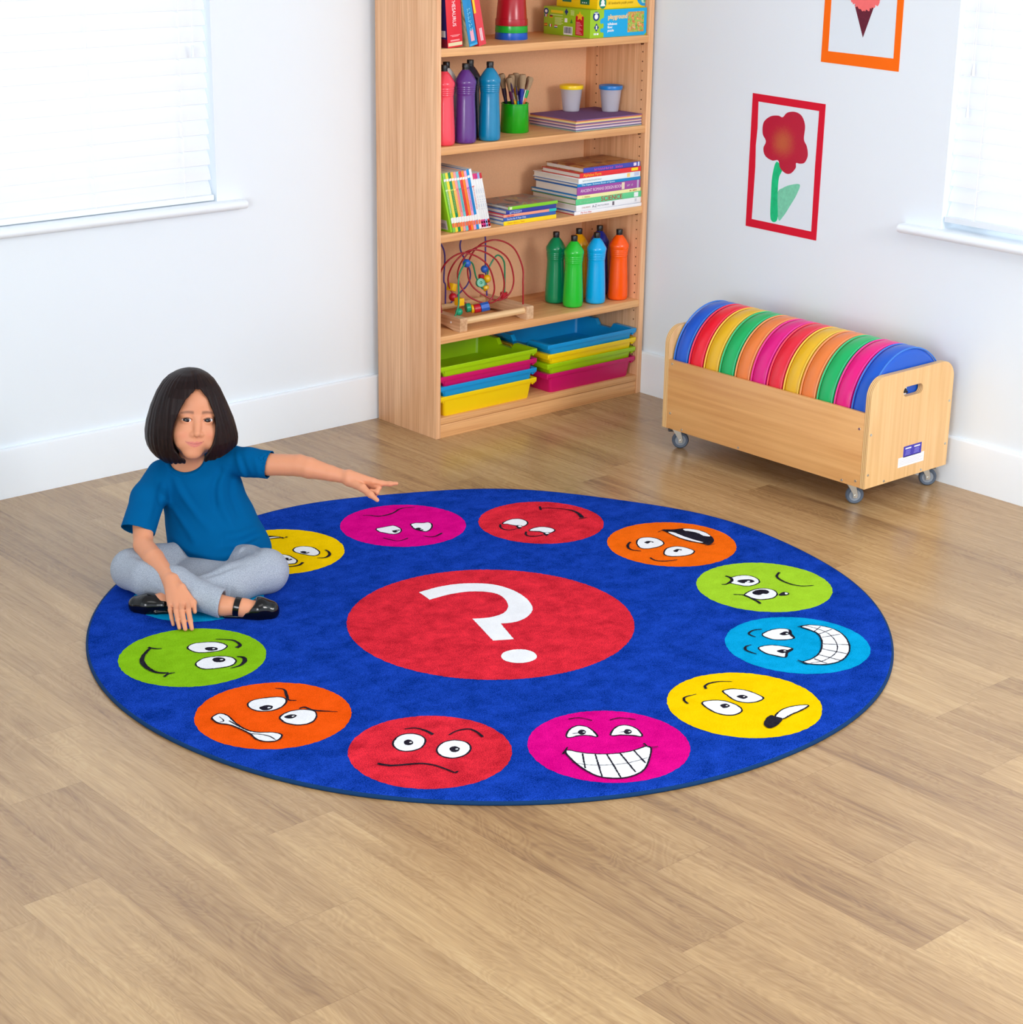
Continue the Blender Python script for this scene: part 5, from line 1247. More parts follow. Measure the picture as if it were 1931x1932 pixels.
# ------------------------------------------------------------------ signed-distance modelling for the figure
class Field:
    """a voxel distance field meshed with surface nets: parts blend into one continuous skin"""
    def __init__(s, lo, hi, h):
        s.lo = np.array(lo, float); s.h = h
        s.n = np.ceil((np.array(hi) - s.lo) / h).astype(int) + 1
        s.F = np.full(s.n, .05, np.float32)
    def reg(s, lo, hi, pad):
        a = np.clip(np.floor((np.array(lo) - pad - s.lo) / s.h).astype(int), 0, s.n)
        b = np.clip(np.ceil((np.array(hi) + pad - s.lo) / s.h).astype(int) + 1, 0, s.n)
        sl = tuple(slice(x, y) for x, y in zip(a, b))
        g = [((np.arange(x, y) * s.h) + l).astype(np.float32) for x, y, l in zip(a, b, s.lo)]
        return sl, g[0][:, None, None], g[1][None, :, None], g[2][None, None, :]
    def put(s, fn, lo, hi, k=.01, op='u', pad=.02):
        sl, X, Y, Z = s.reg(lo, hi, pad + k)
        A = s.F[sl]
        if A.size == 0: return s
        D = fn(X, Y, Z)
        if op == 'u':
            if k > 0:
                hh = np.clip(.5 + .5 * (A - D) / k, 0, 1); s.F[sl] = A + (D - A) * hh - k * hh * (1 - hh)
            else: s.F[sl] = np.minimum(A, D)
        elif op == 's':
            if k > 0:
                hh = np.clip(.5 - .5 * (A + D) / k, 0, 1); s.F[sl] = A + (-D - A) * hh + k * hh * (1 - hh)
            else: s.F[sl] = np.maximum(A, -D)
        elif op == 'i': s.F[sl] = np.maximum(A, D)
        elif op == 'd': s.F[sl] = A + D
        return s
    def cap(s, a, b, ra, rb=None, k=.01, op='u'):
        rb = ra if rb is None else rb
        a = np.array(a, float); b = np.array(b, float); ab = b - a; L2 = ab @ ab + 1e-12
        def fn(X, Y, Z):
            x, y, z = X - a[0], Y - a[1], Z - a[2]
            t = np.clip((x * ab[0] + y * ab[1] + z * ab[2]) / L2, 0, 1)
            return np.sqrt((x - t * ab[0]) ** 2 + (y - t * ab[1]) ** 2 + (z - t * ab[2]) ** 2) - (ra + (rb - ra) * t)
        r = max(ra, rb)
        return s.put(fn, np.minimum(a, b) - r, np.maximum(a, b) + r, k, op)
    def chain(s, pts, rs, k=.008, op='u'):
        for i in range(len(pts) - 1): s.cap(pts[i], pts[i + 1], rs[i], rs[i + 1], k, op)
        return s
    def ell(s, c, r, B=None, k=.01, op='u'):
        """ellipsoid; B rows are its axes"""
        c = np.array(c, float); B = np.eye(3) if B is None else np.array(B, float); r = np.array(r, float)
        def fn(X, Y, Z):
            x, y, z = X - c[0], Y - c[1], Z - c[2]
            q = [(x * B[i][0] + y * B[i][1] + z * B[i][2]) / r[i] for i in range(3)]
            k0 = np.sqrt(q[0] ** 2 + q[1] ** 2 + q[2] ** 2) + 1e-9
            k1 = np.sqrt((q[0] / r[0]) ** 2 + (q[1] / r[1]) ** 2 + (q[2] / r[2]) ** 2) + 1e-9
            return k0 * (k0 - 1) / k1
        m = np.sqrt(((B * r[:, None]) ** 2).sum(0))
        return s.put(fn, c - m, c + m, k, op)
    def fold(s, pts, amp, w, snap=(0, .93, .36)):
        """raise (amp > 0) or press in the surface along a smooth line"""
        pts = np.array(spline(pts, 4))
        if snap is not None:                                   # lay the line on the surface
            dv = np.array(snap, float); dv /= np.linalg.norm(dv)
            for i, p in enumerate(pts):
                q = p + dv * np.arange(.07, -.071, -.001)[:, None]
                j = np.clip(np.round((q - s.lo) / s.h).astype(int), 0, s.n - 1)
                w_in = np.nonzero(s.F[tuple(j.T)] < 0)[0]
                if len(w_in): pts[i] = q[w_in[0]]
        def fn(X, Y, Z):
            D = None
            n = len(pts) - 1
            for i in range(n):
                a, ab = pts[i], pts[i + 1] - pts[i]
                x, y, z = X - a[0], Y - a[1], Z - a[2]
                t = np.clip((x * ab[0] + y * ab[1] + z * ab[2]) / (ab @ ab + 1e-12), 0, 1)
                d = (x - t * ab[0]) ** 2 + (y - t * ab[1]) ** 2 + (z - t * ab[2]) ** 2
                f = np.sin(np.pi * np.clip((i + t + .35) / (n + .7), 0, 1)) ** .7
                v = np.exp(-d / (w * w)) * f
                D = v if D is None else np.maximum(D, v)
            return -amp * D
        return s.put(fn, pts.min(0) - 2.6 * w, pts.max(0) + 2.6 * w, 0, 'd', 0)
    def plane(s, p, n, lo, hi, op='s'):
        """cut away the half space on the side n points to"""
        p = np.array(p, float); n = np.array(n, float) / np.linalg.norm(n)
        return s.put(lambda X, Y, Z: -((X - p[0]) * n[0] + (Y - p[1]) * n[1] + (Z - p[2]) * n[2]), lo, hi, 0, op, 0)
    def mesh(s):
        F = s.F; h = s.h; n = F.shape
        S_ = F < 0
        c = [S_[i:n[0] - 1 + i, j:n[1] - 1 + j, k:n[2] - 1 + k] for i in (0, 1) for j in (0, 1) for k in (0, 1)]
        al = np.logical_and.reduce(c); an = np.logical_or.reduce(c)
        act = an & ~al
        I = np.argwhere(act)
        idx = np.full(act.shape, -1, np.int64); idx[act] = np.arange(len(I))
        V = np.zeros((len(I), 3)); W = np.zeros(len(I))
        cor = [(i, j, k) for i in (0, 1) for j in (0, 1) for k in (0, 1)]
        for a in range(8):
            for ax in range(3):
                if cor[a][ax] == 0:
                    b = list(cor[a]); b[ax] = 1
                    A = F[tuple((I + cor[a]).T)]; Bv = F[tuple((I + b).T)]
                    m = (A < 0) != (Bv < 0)
                    t = np.where(m, A / np.where(m, A - Bv, 1), 0)
                    P = I + np.array(cor[a], float); P[:, ax] += t
                    V[m] += P[m]; W[m] += 1
        V = V / W[:, None] * h + s.lo
        Q = []
        for ax in range(3):
            sh = list(n); sl0 = [slice(None)] * 3; sl1 = [slice(None)] * 3
            sl0[ax] = slice(0, n[ax] - 1); sl1[ax] = slice(1, n[ax])
            m = S_[tuple(sl0)] != S_[tuple(sl1)]
            o = [x for x in range(3) if x != ax]
            P = np.argwhere(m)
            P = P[(P[:, o[0]] > 0) & (P[:, o[1]] > 0) & (P[:, o[0]] < n[o[0]] - 1) & (P[:, o[1]] < n[o[1]] - 1)]
            ins = S_[tuple(P.T)]
            def at(d0, d1):
                q = P.copy(); q[:, o[0]] -= d0; q[:, o[1]] -= d1
                return idx[tuple(q.T)]
            q = np.stack([at(1, 1), at(0, 1), at(0, 0), at(1, 0)], 1)
            flip = ins if ax != 1 else ~ins
            q[~flip] = q[~flip][:, ::-1]
            Q.append(q)
        Q = np.concatenate(Q)
        Q = Q[(Q >= 0).all(1)]
        return V, Q
def sdf_obj(name, fields, mats, parent, color=None):
    Vs, Qs, off = [], [], 0
    for f in fields:
        V, Q = f.mesh(); Vs.append(V); Qs.append(Q + off); off += len(V)
    V = np.concatenate(Vs); Q = np.concatenate(Qs)
    raw = V
    V = V * np.array((-1., 1., 1.)); Q = Q[:, ::-1]
    me = bpy.data.meshes.new(name)
    me.vertices.add(len(V)); me.vertices.foreach_set('co', V.astype(np.float32).ravel())
    me.loops.add(len(Q) * 4); me.loops.foreach_set('vertex_index', Q.ravel().astype(np.int32))
    me.polygons.add(len(Q)); me.polygons.foreach_set('loop_start', np.arange(0, len(Q) * 4, 4, dtype=np.int32))
    me.polygons.foreach_set('use_smooth', np.ones(len(Q), bool))
    me.update(calc_edges=True); me.validate()
    for m in (mats if isinstance(mats, list) else [mats]): me.materials.append(m)
    if color is not None:
        at = me.color_attributes.new('tint', 'FLOAT_COLOR', 'POINT')
        at.data.foreach_set('color', color(raw).astype(np.float32).ravel())
    return link(name, me, parent), V

# ------------------------------------------------------------------ the sitting child: worked out with +x to her left, +y the way she faces;
# meshes are flipped in x on output so that the figure sits in a right-handed frame
GX, GY = -2.1711, -.861
GA = math.atan2(.6602, -.7511)
girl = thing('person', 'child in a teal t-shirt and grey trousers sitting cross-legged on the rug, pointing', 'person', (GX, GY, RT), GA)
Z0 = RT
def P(x, y, z): return np.array((x, y, z - Z0))
# head frame: turned to her left, chin a little up, tilted
def rot(ax, d):
    return np.array(Matrix.Rotation(math.radians(d), 3, ax))
HR = rot('Y', 4.5) @ rot('Z', -15) @ rot('X', 11)
HX, HY, HZ = HR[:, 0], HR[:, 1], HR[:, 2]
EM = P(.0085, .115, .4405)                    # between the eyes
HC = EM - HY * .0700
def h(x, y, z): return HC + HX * x + HY * y + HZ * z
HB_ = np.stack([HX, HY, HZ])

shL, elL, wrL = P(-.126, .024, .250), P(-.1300, .205, .130), P(-.0335, .352, .0890)
shR, elR, wrR = P(.078, .004, .290), P(.2574, .040, .2986), P(.3873, .080, .2800)

def finger(F, pts, r, k=.004):
    F.chain(pts, r, k)
b = Field((-.23, -.17, -.004), (.56, .53, .60), .0019)
# trunk and legs (under the clothes)
b.ell(P(-.005, -.006, .20), (.080, .045, .11), k=.02).ell(P(.015, -.005, .085), (.085, .055, .05), k=.03)
b.cap(P(-.10, .004, .258), P(.060, -.004, .286), .024, .024, .02)
for hip, kn, an in ((P(-.03, .05, .044), P(-.160, .200, .060), P(.090, .388, .046)), (P(.055, .05, .044), P(.180, .200, .062), P(-.020, .345, .045))):
    b.cap(hip, kn, .034, .034, .01); b.cap(kn, an, .036, .021, .012)
# her right foot (under the left shin) and her left foot
b.chain([P(.060, .385, .046), P(.115, .394, .041), P(.150, .394, .037), P(.205, .388, .030)], [.024, .0205, .0215, .020], .012)
b.ell(P(.098, .400, .036), (.017, .014, .017), k=.012)
b.chain([P(-.020, .345, .045), P(-.055, .358, .036), P(-.110, .352, .028)], [.021, .021, .018], .012)
# neck
b.cap(P(-.040, .004, .27), h(0, -.012, -.050), .034, .030, .02)
b.cap(P(-.080, .006, .266), P(.0, .002, .280), .024, .024, .03)
# skull, face
b.ell(h(0, -.014, .036), (.069, .084, .074), HB_, .02)
b.ell(h(-.004, .010, -.034), (.0585, .060, .069), HB_, .025)
for sx in (-1, 1):
    b.ell(h(sx * .0345, .040, -.038), (.0275, .0265, .0265), HB_, .018)
    b.ell(h(sx * .030, .047, .018), (.024, .014, .010), HB_, .014)
    b.ell(h(sx * .0275, .0725, -.001), (.0150, .0105, .0088), HB_, .010, 's')      # eye socket
    b.ell(h(sx * .060, -.012, -.010), (.008, .016, .024), HB_, .008)               # ear
    b.ell(h(sx * .0360, .050, -.064), (.014, .012, .012), HB_, .016)
b.ell(h(-.0105, .050, -.087), (.022, .018, .0165), HB_, .020)
b.ell(h(-.007, .0565, -.057), (.024, .014, .019), HB_, .016)
b.chain([h(0, .0625, .004), h(-.001, .0680, -.018), h(-.0025, .0760, -.0345)], [.0060, .0066, .0090], .009)
for sx in (-1, 1):
    b.ell(h(sx * .0102 - .0025, .0685, -.0375), (.0074, .0080, .0064), HB_, .006)
    b.ell(h(sx * .0054 - .0025, .0778, -.0432), (.0026, .0034, .0020), HB_, .002, 's')     # nostril
# lids: a shell round each eyeball with an almond opening
for sx in (-1, 1):
    ec = h(sx * .0272, .0555, -.001)
    b.ell(ec, (.0146, .0132, .0130), HB_, .006)
    n_ = 9
    for i in range(n_):
        u = -1 + 2 * i / (n_ - 1)
        b.ell(h(sx * .0272 + u * .0116, .0690 - .0022 * u * u - (.0022 if u * sx > 0 else 0) * u * u, -.0004 + .0010 * u * sx - .0006 * u * u), (.0024, .0075, .0052 * (1 - .62 * u * u)), HB_, .0012, 's')
# lips: slight closed-mouth smile
lipU = [(-.0215, .0585, -.0562), (-.012, .0648, -.0583), (-.0035, .0678, -.0578), (0, .0676, -.0586), (.0035, .0678, -.0578), (.012, .0648, -.0583), (.0215, .0585, -.0562)]
lipL = [(-.0190, .0585, -.0582), (-.0105, .0642, -.0635), (0, .0668, -.0655), (.0105, .0642, -.0635), (.0190, .0585, -.0582)]
MX = -.0075
b.chain([h(p[0] + MX, p[1], p[2]) for p in lipU], [.0016, .0030, .0034, .0032, .0034, .0030, .0016], .003)
b.chain([h(p[0] + MX, p[1], p[2]) for p in lipL], [.0016, .0036, .0042, .0036, .0016], .003)
seam = [(-.0240, .0585, -.0552), (-.0125, .0672, -.0602), (0, .0706, -.0614), (.0125, .0672, -.0602), (.0240, .0585, -.0552)]
b.chain([h(p[0] + MX, p[1], p[2]) for p in seam], [.0014, .0011, .0010, .0011, .0014], .0012, 's')
# her right arm, resting; hand on the rug
b.chain([shL, P(-.142, .135, .178), elL], [.026, .0275, .0250], .004)
mid = elL * .62 + wrL * .38
b.chain([elL, mid, wrL * .88 + elL * .12, wrL], [.0252, .0262, .0200, .0185], .005)
kn = dict(p=P(-.0268, .4180, .0520), r=P(-.0118, .4235, .0555), m=P(.0030, .4240, .0570), i=P(.0180, .4190, .0575))
b.chain([wrL + np.array((-.006, 0, 0)), kn['p']], [.0150, .0082], .010); b.chain([wrL + np.array((-.002, .004, .002)), kn['r']], [.0150, .0085], .010)
b.chain([wrL + np.array((.003, .004, .002)), kn['m']], [.0150, .0088], .010); b.chain([wrL + np.array((.008, 0, 0)), kn['i']], [.0150, .0088], .010)
tips = dict(p=P(-.0130, .4640, .0180), r=P(.0060, .4850, .0180), m=P(.0215, .4920, .0180), i=P(.0370, .4890, .0180))
for q_, r_ in (('p', .0056), ('r', .0064), ('m', .0067), ('i', .0066)):
    a, t = kn[q_], tips[q_]
    m1 = a * .58 + t * .42 + np.array((-.002, .004, .0095)); m2 = a * .24 + t * .76 + np.array((-.001, .003, .0060))
    b.chain([a, m1, m2, t], [r_ * 1.12, r_ * 1.02, r_ * .95, r_ * .80], .0028)
tb = wrL + np.array((.018, .012, .002))
b.chain([wrL + np.array((.008, .004, 0)), tb + np.array((.012, .020, -.006)), P(.0300, .412, .0560), P(.0365, .438, .0420)], [.0125, .0098, .0074, .0056], .006)
# her left arm, reaching out with the index finger pointing
b.chain([shR, shR * .45 + elR * .55, elR], [.026, .0290, .0285], .004)
m1 = elR * .80 + wrR * .20
b.chain([elR, m1, elR * .35 + wrR * .65, wrR], [.0285, .0280, .0205, .0168], .004)
hk = dict(i=P(.4560, .104, .2790), m=P(.4545, .098, .2690), r=P(.4490, .092, .2610), p=P(.4420, .086, .2550))
for q_, o_ in (('i', .007), ('m', .003), ('r', -.002), ('p', -.006)):
    b.chain([wrR + np.array((.004, .002, o_)), hk[q_]], [.0140, .0086 if q_ in 'im' else .0078], .010)
b.chain([hk['i'], P(.4790, .1100, .2755), P(.5010, .1160, .2765), P(.5180, .1200, .2790)], [.0084, .0072, .0062, .0046], .004)
for q_, r_ in (('m', .0066), ('r', .0064), ('p', .0056)):
    a = hk[q_]
    b.chain([a, a + np.array((.017, .012, -.005)), a + np.array((.012, .024, -.014)), a + np.array((-.004, .020, -.012))], [r_ * 1.15, r_ * 1.05, r_, r_ * .85], .0025)
b.chain([wrR + np.array((.006, .006, -.008)), P(.4290, .1180, .2650), P(.4520, .1400, .2540), P(.4700, .1560, .2450)], [.0135, .0100, .0080, .0054], .006)

def skin_tint(V):
    c = np.tile(np.array(lin((216, 148, 112))), (len(V), 1))
    L = (V - HC) @ HB_.T
    def blend(w, rgb):
        w = np.clip(w, 0, 1)[:, None]; c[:, :3] = c[:, :3] * (1 - w) + np.array(lin(rgb))[:3] * w
    front = (L[:, 1] > .02)
    # cheeks, lips, brows, lid line
    for sx in (-1, 1):
        d = np.sqrt(((L[:, 0] - sx * .036) / .022) ** 2 + ((L[:, 2] + .040) / .018) ** 2)
        blend(front * (1 - d) * .32, (222, 120, 92))
        bx_ = (L[:, 0] * sx - .027) / .017
        bz = (L[:, 2] - (.0172 + .0026 * (1 - bx_ ** 2) - .001 * bx_)) / (.0042 - .0010 * bx_)
        blend(front * np.clip(1.25 - np.abs(bz), 0, 1) * np.clip((1.1 - np.abs(bx_)) * 4, 0, 1) * .66, (84, 50, 40))
        ex_ = (L[:, 0] - sx * .0272) / .0135
        ez_ = (L[:, 2] - (.0052 - .0048 * ex_ ** 2)) / .0016
        blend((L[:, 1] > .05) * np.clip(1.3 - np.abs(ez_), 0, 1) * (np.abs(ex_) < 1.02) * .80, (52, 32, 28))
    u = (L[:, 0] - MX) / .0225
    zc = L[:, 2]; bot = -.0700 + .0125 * u ** 2; top = -.0552 - .0012 * (np.abs(u) < .12) - .0012 * u ** 2
    blend(((np.abs(u) < 1) & (L[:, 1] > .050) & (zc < top) & (zc > bot)) * .72, (206, 112, 110))
    sm = np.abs(zc - (-.0614 + .0058 * u ** 2)) / .0011
    blend((np.abs(u) < 1.06) * (L[:, 1] > .050) * np.clip(1.2 - sm, 0, 1) * .6, (132, 58, 54))
    return c
skin = bpy.data.materials.new('skin'); _t = NT(skin)
ca = _t.n('ShaderNodeVertexColor', layer_name='tint'); _t.l(ca.outputs[0], _t.b.inputs['Base Color'])
_t.b.inputs['Roughness'].default_value = .48; _t.b.inputs['Specular IOR Level'].default_value = .35
_t.b.inputs['Subsurface Weight'].default_value = .18; _t.b.inputs['Subsurface Radius'].default_value = (.010, .004, .002); _t.b.inputs['Subsurface Scale'].default_value = .5
body, _ = sdf_obj('body', [b], skin, girl, skin_tint)
# eyes
scl = mat('eye_white', (232, 226, 224), .2, .4); iris = mat('iris_brown', (46, 22, 18), .2, .3); pup = mat('pupil_black', (8, 6, 8), .08, .5)
for sx in (-1, 1):
    gaze = (HR @ np.array((-.20, 1, .02)))
    ec = h(sx * .0272, .0548, -.001)
    M = Matrix.Translation(ec) @ Vector(gaze).to_track_quat('Z', 'Y').to_matrix().to_4x4()
    q = MB(); R_ = .0128; rings = 40
    pr = [(R_ * math.sin(PI * i / rings) if 0 < i < rings else 0, R_ * math.cos(PI * i / rings)) for i in range(rings + 1)]
    q.lathe(pr[:6], seg=32, mi=2, M=M); q.lathe(pr[5:10], seg=32, mi=1, M=M); q.lathe(pr[9:], seg=32, mi=0, M=M)
    q.xf(Matrix.Diagonal((-1, 1, 1, 1)))
    q.build('eye', [scl, iris, pup], girl, sharp=0)

# ------------------------------------------------------------------ hair: a straight bob parted in the middle
hf = Field(HC - np.array((.175, .155, .150)), HC + np.array((.170, .135, .155)), .0019)
TY_ = rot('Z', -15)
def g(x, y, z): return HC + TY_ @ np.array((x, y, z))
TB = TY_.T
lz_t = np.array([-.125, -.112, -.100, -.088, -.072, -.055, -.035, -.009, .032, .070, .093, .109, .119, .1255, .129])
hw_t = np.array([.070, .088, .102, .111, .118, .121, .119, .1130, .0985, .0820, .0680, .0520, .036, .018, .002])
xc_t = np.array([-.006, -.008, -.010, -.011, -.012, -.013, -.015, -.016, -.017, -.016, -.015, -.014, -.013, -.012, -.012])
dy_t = np.array([.070, .082, .092, .098, .102, .104, .105, .105, .101, .090, .077, .061, .044, .022, .002])
def curtain(X, Y, Z):
    x, y, z = X - HC[0], Y - HC[1], Z - HC[2]
    # width measured across the view of the head, depth along its yaw
    lx = x; ly = y; lz = z + 0 * x + 0 * y
    rx = np.interp(lz, lz_t, hw_t).astype(np.float32); ry = np.interp(lz, lz_t, dy_t).astype(np.float32); xc = np.interp(lz, lz_t, xc_t).astype(np.float32)
    q = np.sqrt(((lx - xc) / rx) ** 2 + ((ly + .012) / ry) ** 2)
    d = (q - 1) * np.minimum(rx, ry) * np.clip(1.05 - (lz - .05) * 5.5, .35, 1)
    zb = -.112 + .034 * np.clip(lx / .11, -.5, 1.1) + .003 * np.sin(lx * 70)
    return np.maximum(np.maximum(d, zb - lz), lz - .1285)
hf.put(curtain, HC - .18, HC + .17, 0, pad=0)
# face opening
OP = [(-.001, .078), (.007, .076), (.020, .060), (.0310, .040), (.0405, .018), (.0452, -.002), (.0455, -.024), (.0425, -.048), (.032, -.076), (.018, -.105), (.004, -.17), (-.056, -.17), (-.026, -.114), (-.043, -.096), (-.0590, -.072), (-.0635, -.050), (-.0605, -.019), (-.0506, .015), (-.036, .047), (-.017, .069)]
OP = np.array([(p[0], p[1]) for p in spline(OP, 4, True)])
def opening(X, Y, Z):
    x, y, z = X - HC[0], Y - HC[1], Z - HC[2]
    lx = x * HX[0] + y * HX[1] + z * HX[2]; ly = x * HY[0] + y * HY[1] + z * HY[2]; lz = x * HZ[0] + y * HZ[1] + z * HZ[2]
    lx, ly, lz = np.broadcast_arrays(lx, ly, lz)
    d = np.full(lx.shape, 1e9, np.float32); sgn = np.ones(lx.shape, bool)
    n = len(OP)
    for i in range(n):
        a = OP[i]; e_ = OP[(i + 1) % n] - a
        wx, wz = lx - a[0], lz - a[1]
        t = np.clip((wx * e_[0] + wz * e_[1]) / (e_ @ e_), 0, 1)
        d = np.minimum(d, (wx - t * e_[0]) ** 2 + (wz - t * e_[1]) ** 2)
        b_ = OP[(i + 1) % n]
        c1 = (a[1] <= lz) & (b_[1] > lz) & (e_[0] * wz - e_[1] * wx > 0); c2 = (a[1] > lz) & (b_[1] <= lz) & (e_[0] * wz - e_[1] * wx < 0)
        sgn ^= (c1 | c2)
    d = np.sqrt(d) * np.where(sgn, 1, -1)
    return np.maximum(d, .012 - ly)
hf.put(opening, HC + np.array((-.11, -.02, -.18)), HC + np.array((.11, .16, .13)), .004, 's', pad=0)
# hollow under the bob
hf.ell(g(0, -.004, -.106), (.080, .078, .050), TB, .01, 's')
# combed strands and the parting
rh = random.Random(8)
ph = [(rh.randint(22, 70), rh.uniform(0, 6.28), rh.uniform(-14, 14), rh.uniform(.5, 1)) for _ in range(9)]
def strands(X, Y, Z):
    x, y, z = X - HC[0], Y - HC[1], Z - HC[2]
    lx = x * TY_[0, 0] + y * TY_[1, 0] + z * TY_[2, 0]; ly = x * TY_[0, 1] + y * TY_[1, 1] + z * TY_[2, 1]; lz = x * TY_[0, 2] + y * TY_[1, 2] + z * TY_[2, 2]
    az = np.arctan2(lx, ly + .02)
    s_ = 0
    for f_, p_, v_, a_ in ph: s_ = s_ + a_ * np.sin(az * f_ + p_ + v_ * lz * 1.4)
    fade = np.clip((np.sqrt(lx ** 2 + (ly + .012) ** 2) - .02) / .05, 0, 1)
    part = np.exp(-(lx / .004) ** 2) * np.exp(-((ly - .03) / .05) ** 2) * np.clip((lz - .06) / .03, 0, 1) * .004
    return s_ * .00026 * fade + part
hf.put(strands, HC - .2, HC + .2, 0, 'd', pad=0)
def hair_tint(V):
    L = (V - HC) @ TY_
    az = np.arctan2(L[:, 0], L[:, 1] + .02)
    return np.stack([az / 6.2832 + .5, np.clip((L[:, 2] + .12) / .26, 0, 1), np.zeros(len(V)), np.ones(len(V))], 1)
hair = bpy.data.materials.new('dark_brown_hair'); _t = NT(hair)
ca = _t.n('ShaderNodeVertexColor', layer_name='tint'); sp = _t.n('ShaderNodeSeparateColor'); _t.l(ca.outputs[0], sp.inputs[0])
cb = _t.n('ShaderNodeCombineXYZ')
m1 = _t.n('ShaderNodeMath', operation='MULTIPLY', i_1=260); m2 = _t.n('ShaderNodeMath', operation='MULTIPLY', i_1=5)
_t.l(sp.outputs[0], m1.inputs[0]); _t.l(sp.outputs[1], m2.inputs[0]); _t.l(m1.outputs[0], cb.inputs[0]); _t.l(m2.outputs[0], cb.inputs[1])
nz = _t.n('ShaderNodeTexNoise', i_Scale=1, i_Detail=4, i_Roughness=.65); _t.l(cb.outputs[0], nz.inputs['Vector'])
cr = _t.n('ShaderNodeValToRGB'); e = cr.color_ramp.elements
e[0].position = .35; e[0].color = lin((11, 6, 7)); e[1].position = .74; e[1].color = lin((46, 27, 25))
_t.l(nz.outputs['Fac'], cr.inputs[0]); _t.l(cr.outputs[0], _t.b.inputs['Base Color'])
_t.b.inputs['Roughness'].default_value = .40; _t.b.inputs['Specular IOR Level'].default_value = .16
bp = _t.n('ShaderNodeBump', i_Strength=.5, i_Distance=.002); _t.l(nz.outputs['Fac'], bp.inputs['Height']); _t.l(bp.outputs[0], _t.b.inputs['Normal'])
sdf_obj('hair', [hf], hair, girl, hair_tint)

# ------------------------------------------------------------------ t-shirt
s = Field((-.27, -.17, .0), (.26, .22, .355), .0023)
s.ell(P(-.014, -.006, .218), (.114, .078, .088), k=.02)
s.ell(P(.008, -.010, .140), (.119, .092, .092), k=.03)
s.ell(P(.024, .006, .095), (.126, .096, .075), k=.03).ell(P(.040, .026, .058), (.136, .112, .075), k=.03)
s.cap(P(-.106, .004, .258), P(-.050, .004, .290), .034, .033, .02); s.cap(P(-.050, .004, .290), P(.074, -.004, .298), .033, .036, .02)
s.chain([P(-.112, .010, .256), P(-.138, .076, .212), P(-.153, .170, .146)], [.040, .0440, .0450], .014)
s.chain([P(.070, -.004, .294), P(.120, .012, .296), P(.180, .026, .294)], [.038, .0375, .0375], .014)
# folds: pull lines from the armpits, gathers at the waist
for pp, am, w_ in (([(-.075, .062, .285), (-.055, .072, .240), (-.015, .086, .185), (.030, .094, .125)], .0042, .013), ([(-.060, .064, .270), (-.030, .078, .215), (.010, .090, .160)], -.0036, .010),
        ([(.066, .050, .300), (.050, .068, .250), (.056, .080, .195), (.085, .085, .135)], .0050, .012), ([(.050, .060, .290), (.034, .074, .245), (.036, .086, .190)], -.0045, .009), ([(.080, .052, .270), (.078, .070, .225), (.098, .075, .165)], -.0045, .010),
        ([(-.105, .058, .225), (-.080, .072, .185), (-.040, .090, .130), (-.005, .098, .095)], .0048, .013), ([(-.098, .055, .195), (-.066, .078, .150), (-.030, .094, .105)], -.0045, .010),
        ([(.150, .035, .085), (.110, .075, .070), (.060, .098, .062), (.010, .104, .065)], .0060, .012), ([(.150, .040, .105), (.105, .075, .092), (.055, .096, .088)], -.0050, .010), ([(.145, .040, .125), (.105, .072, .115), (.060, .092, .115)], .0040, .011),
        ([(-.080, .070, .105), (-.035, .096, .080), (.020, .106, .066)], .0045, .012), ([(-.070, .075, .080), (-.030, .098, .058), (.030, .106, .050)], -.0045, .010),
        ([(.090, .030, .330), (.104, .045, .290), (.112, .040, .262)], .0030, .008), ([(.104, .034, .320), (.118, .048, .285), (.124, .040, .262)], -.0034, .008), ([(.140, .040, .320), (.150, .058, .290), (.150, .050, .265)], .0020, .008),
        ([(-.125, .060, .262), (-.118, .098, .210), (-.122, .140, .170)], .0035, .010), ([(-.098, .055, .250), (-.100, .085, .205)], -.0060, .010)):
    s.fold([P(*p) for p in pp], am * 1.7, w_ * .9)
big = ((-1, -1, -1), (1, 1, 1))
# hems: sleeves cut square and hollow, waist cut above the lap, ribbed neckline
dL = P(-.153, .170, .146) - P(-.138, .076, .212); dR = P(.180, .026, .294) - P(.120, .012, .296)
s.plane(P(-.1520, .160, .1520), dL + np.array((-.010, -.01, -.045)), P(-.26, .08, .04), P(-.085, .26, .22)); s.plane(P(.1780, .026, .294), dR + np.array((0, 0, -.006)), P(.13, -.05, .2), P(.25, .1, .36))
s.cap(P(-.150, .142, .165), P(-.162, .215, .115), .0400, .0425, .002, 's'); s.cap(P(.150, .020, .295), P(.21, .034, .294), .0335, .0345, .002, 's')
NK = P(-.043, .030, .322); nn = np.array((-.12, .52, .85)); nn /= np.linalg.norm(nn)
n1 = np.cross((0, 1, 0), nn); n1 /= np.linalg.norm(n1); n2 = np.cross(nn, n1)
s.ell(NK - nn * .006, (.049, .042, .050), np.stack([n1, n2, nn]), .004, 's')
rim = []
for a in np.linspace(0, 2 * PI, 41):
    c_ = NK + n1 * .0535 * math.cos(a) + n2 * .0465 * math.sin(a)
    q_ = c_ + nn * np.arange(.05, -.09, -.001)[:, None]
    j_ = np.clip(np.round((q_ - s.lo) / s.h).astype(int), 0, s.n - 1)
    w_in = np.nonzero(s.F[tuple(j_.T)] < 0)[0]
    if len(w_in): rim.append(q_[w_in[0]] - nn * .0015)
s.chain(rim, [.0046] * len(rim), .0015)
s.plane(P(0, .10, .046), (0, -.12, -1), P(-.25, -.2, -.02), P(.25, .2, .16))
shirt_m = mat('teal_jersey', (0, 87, 142), .85, .04, bump=.12, bscale=900)
sdf_obj('t_shirt', [s], shirt_m, girl)
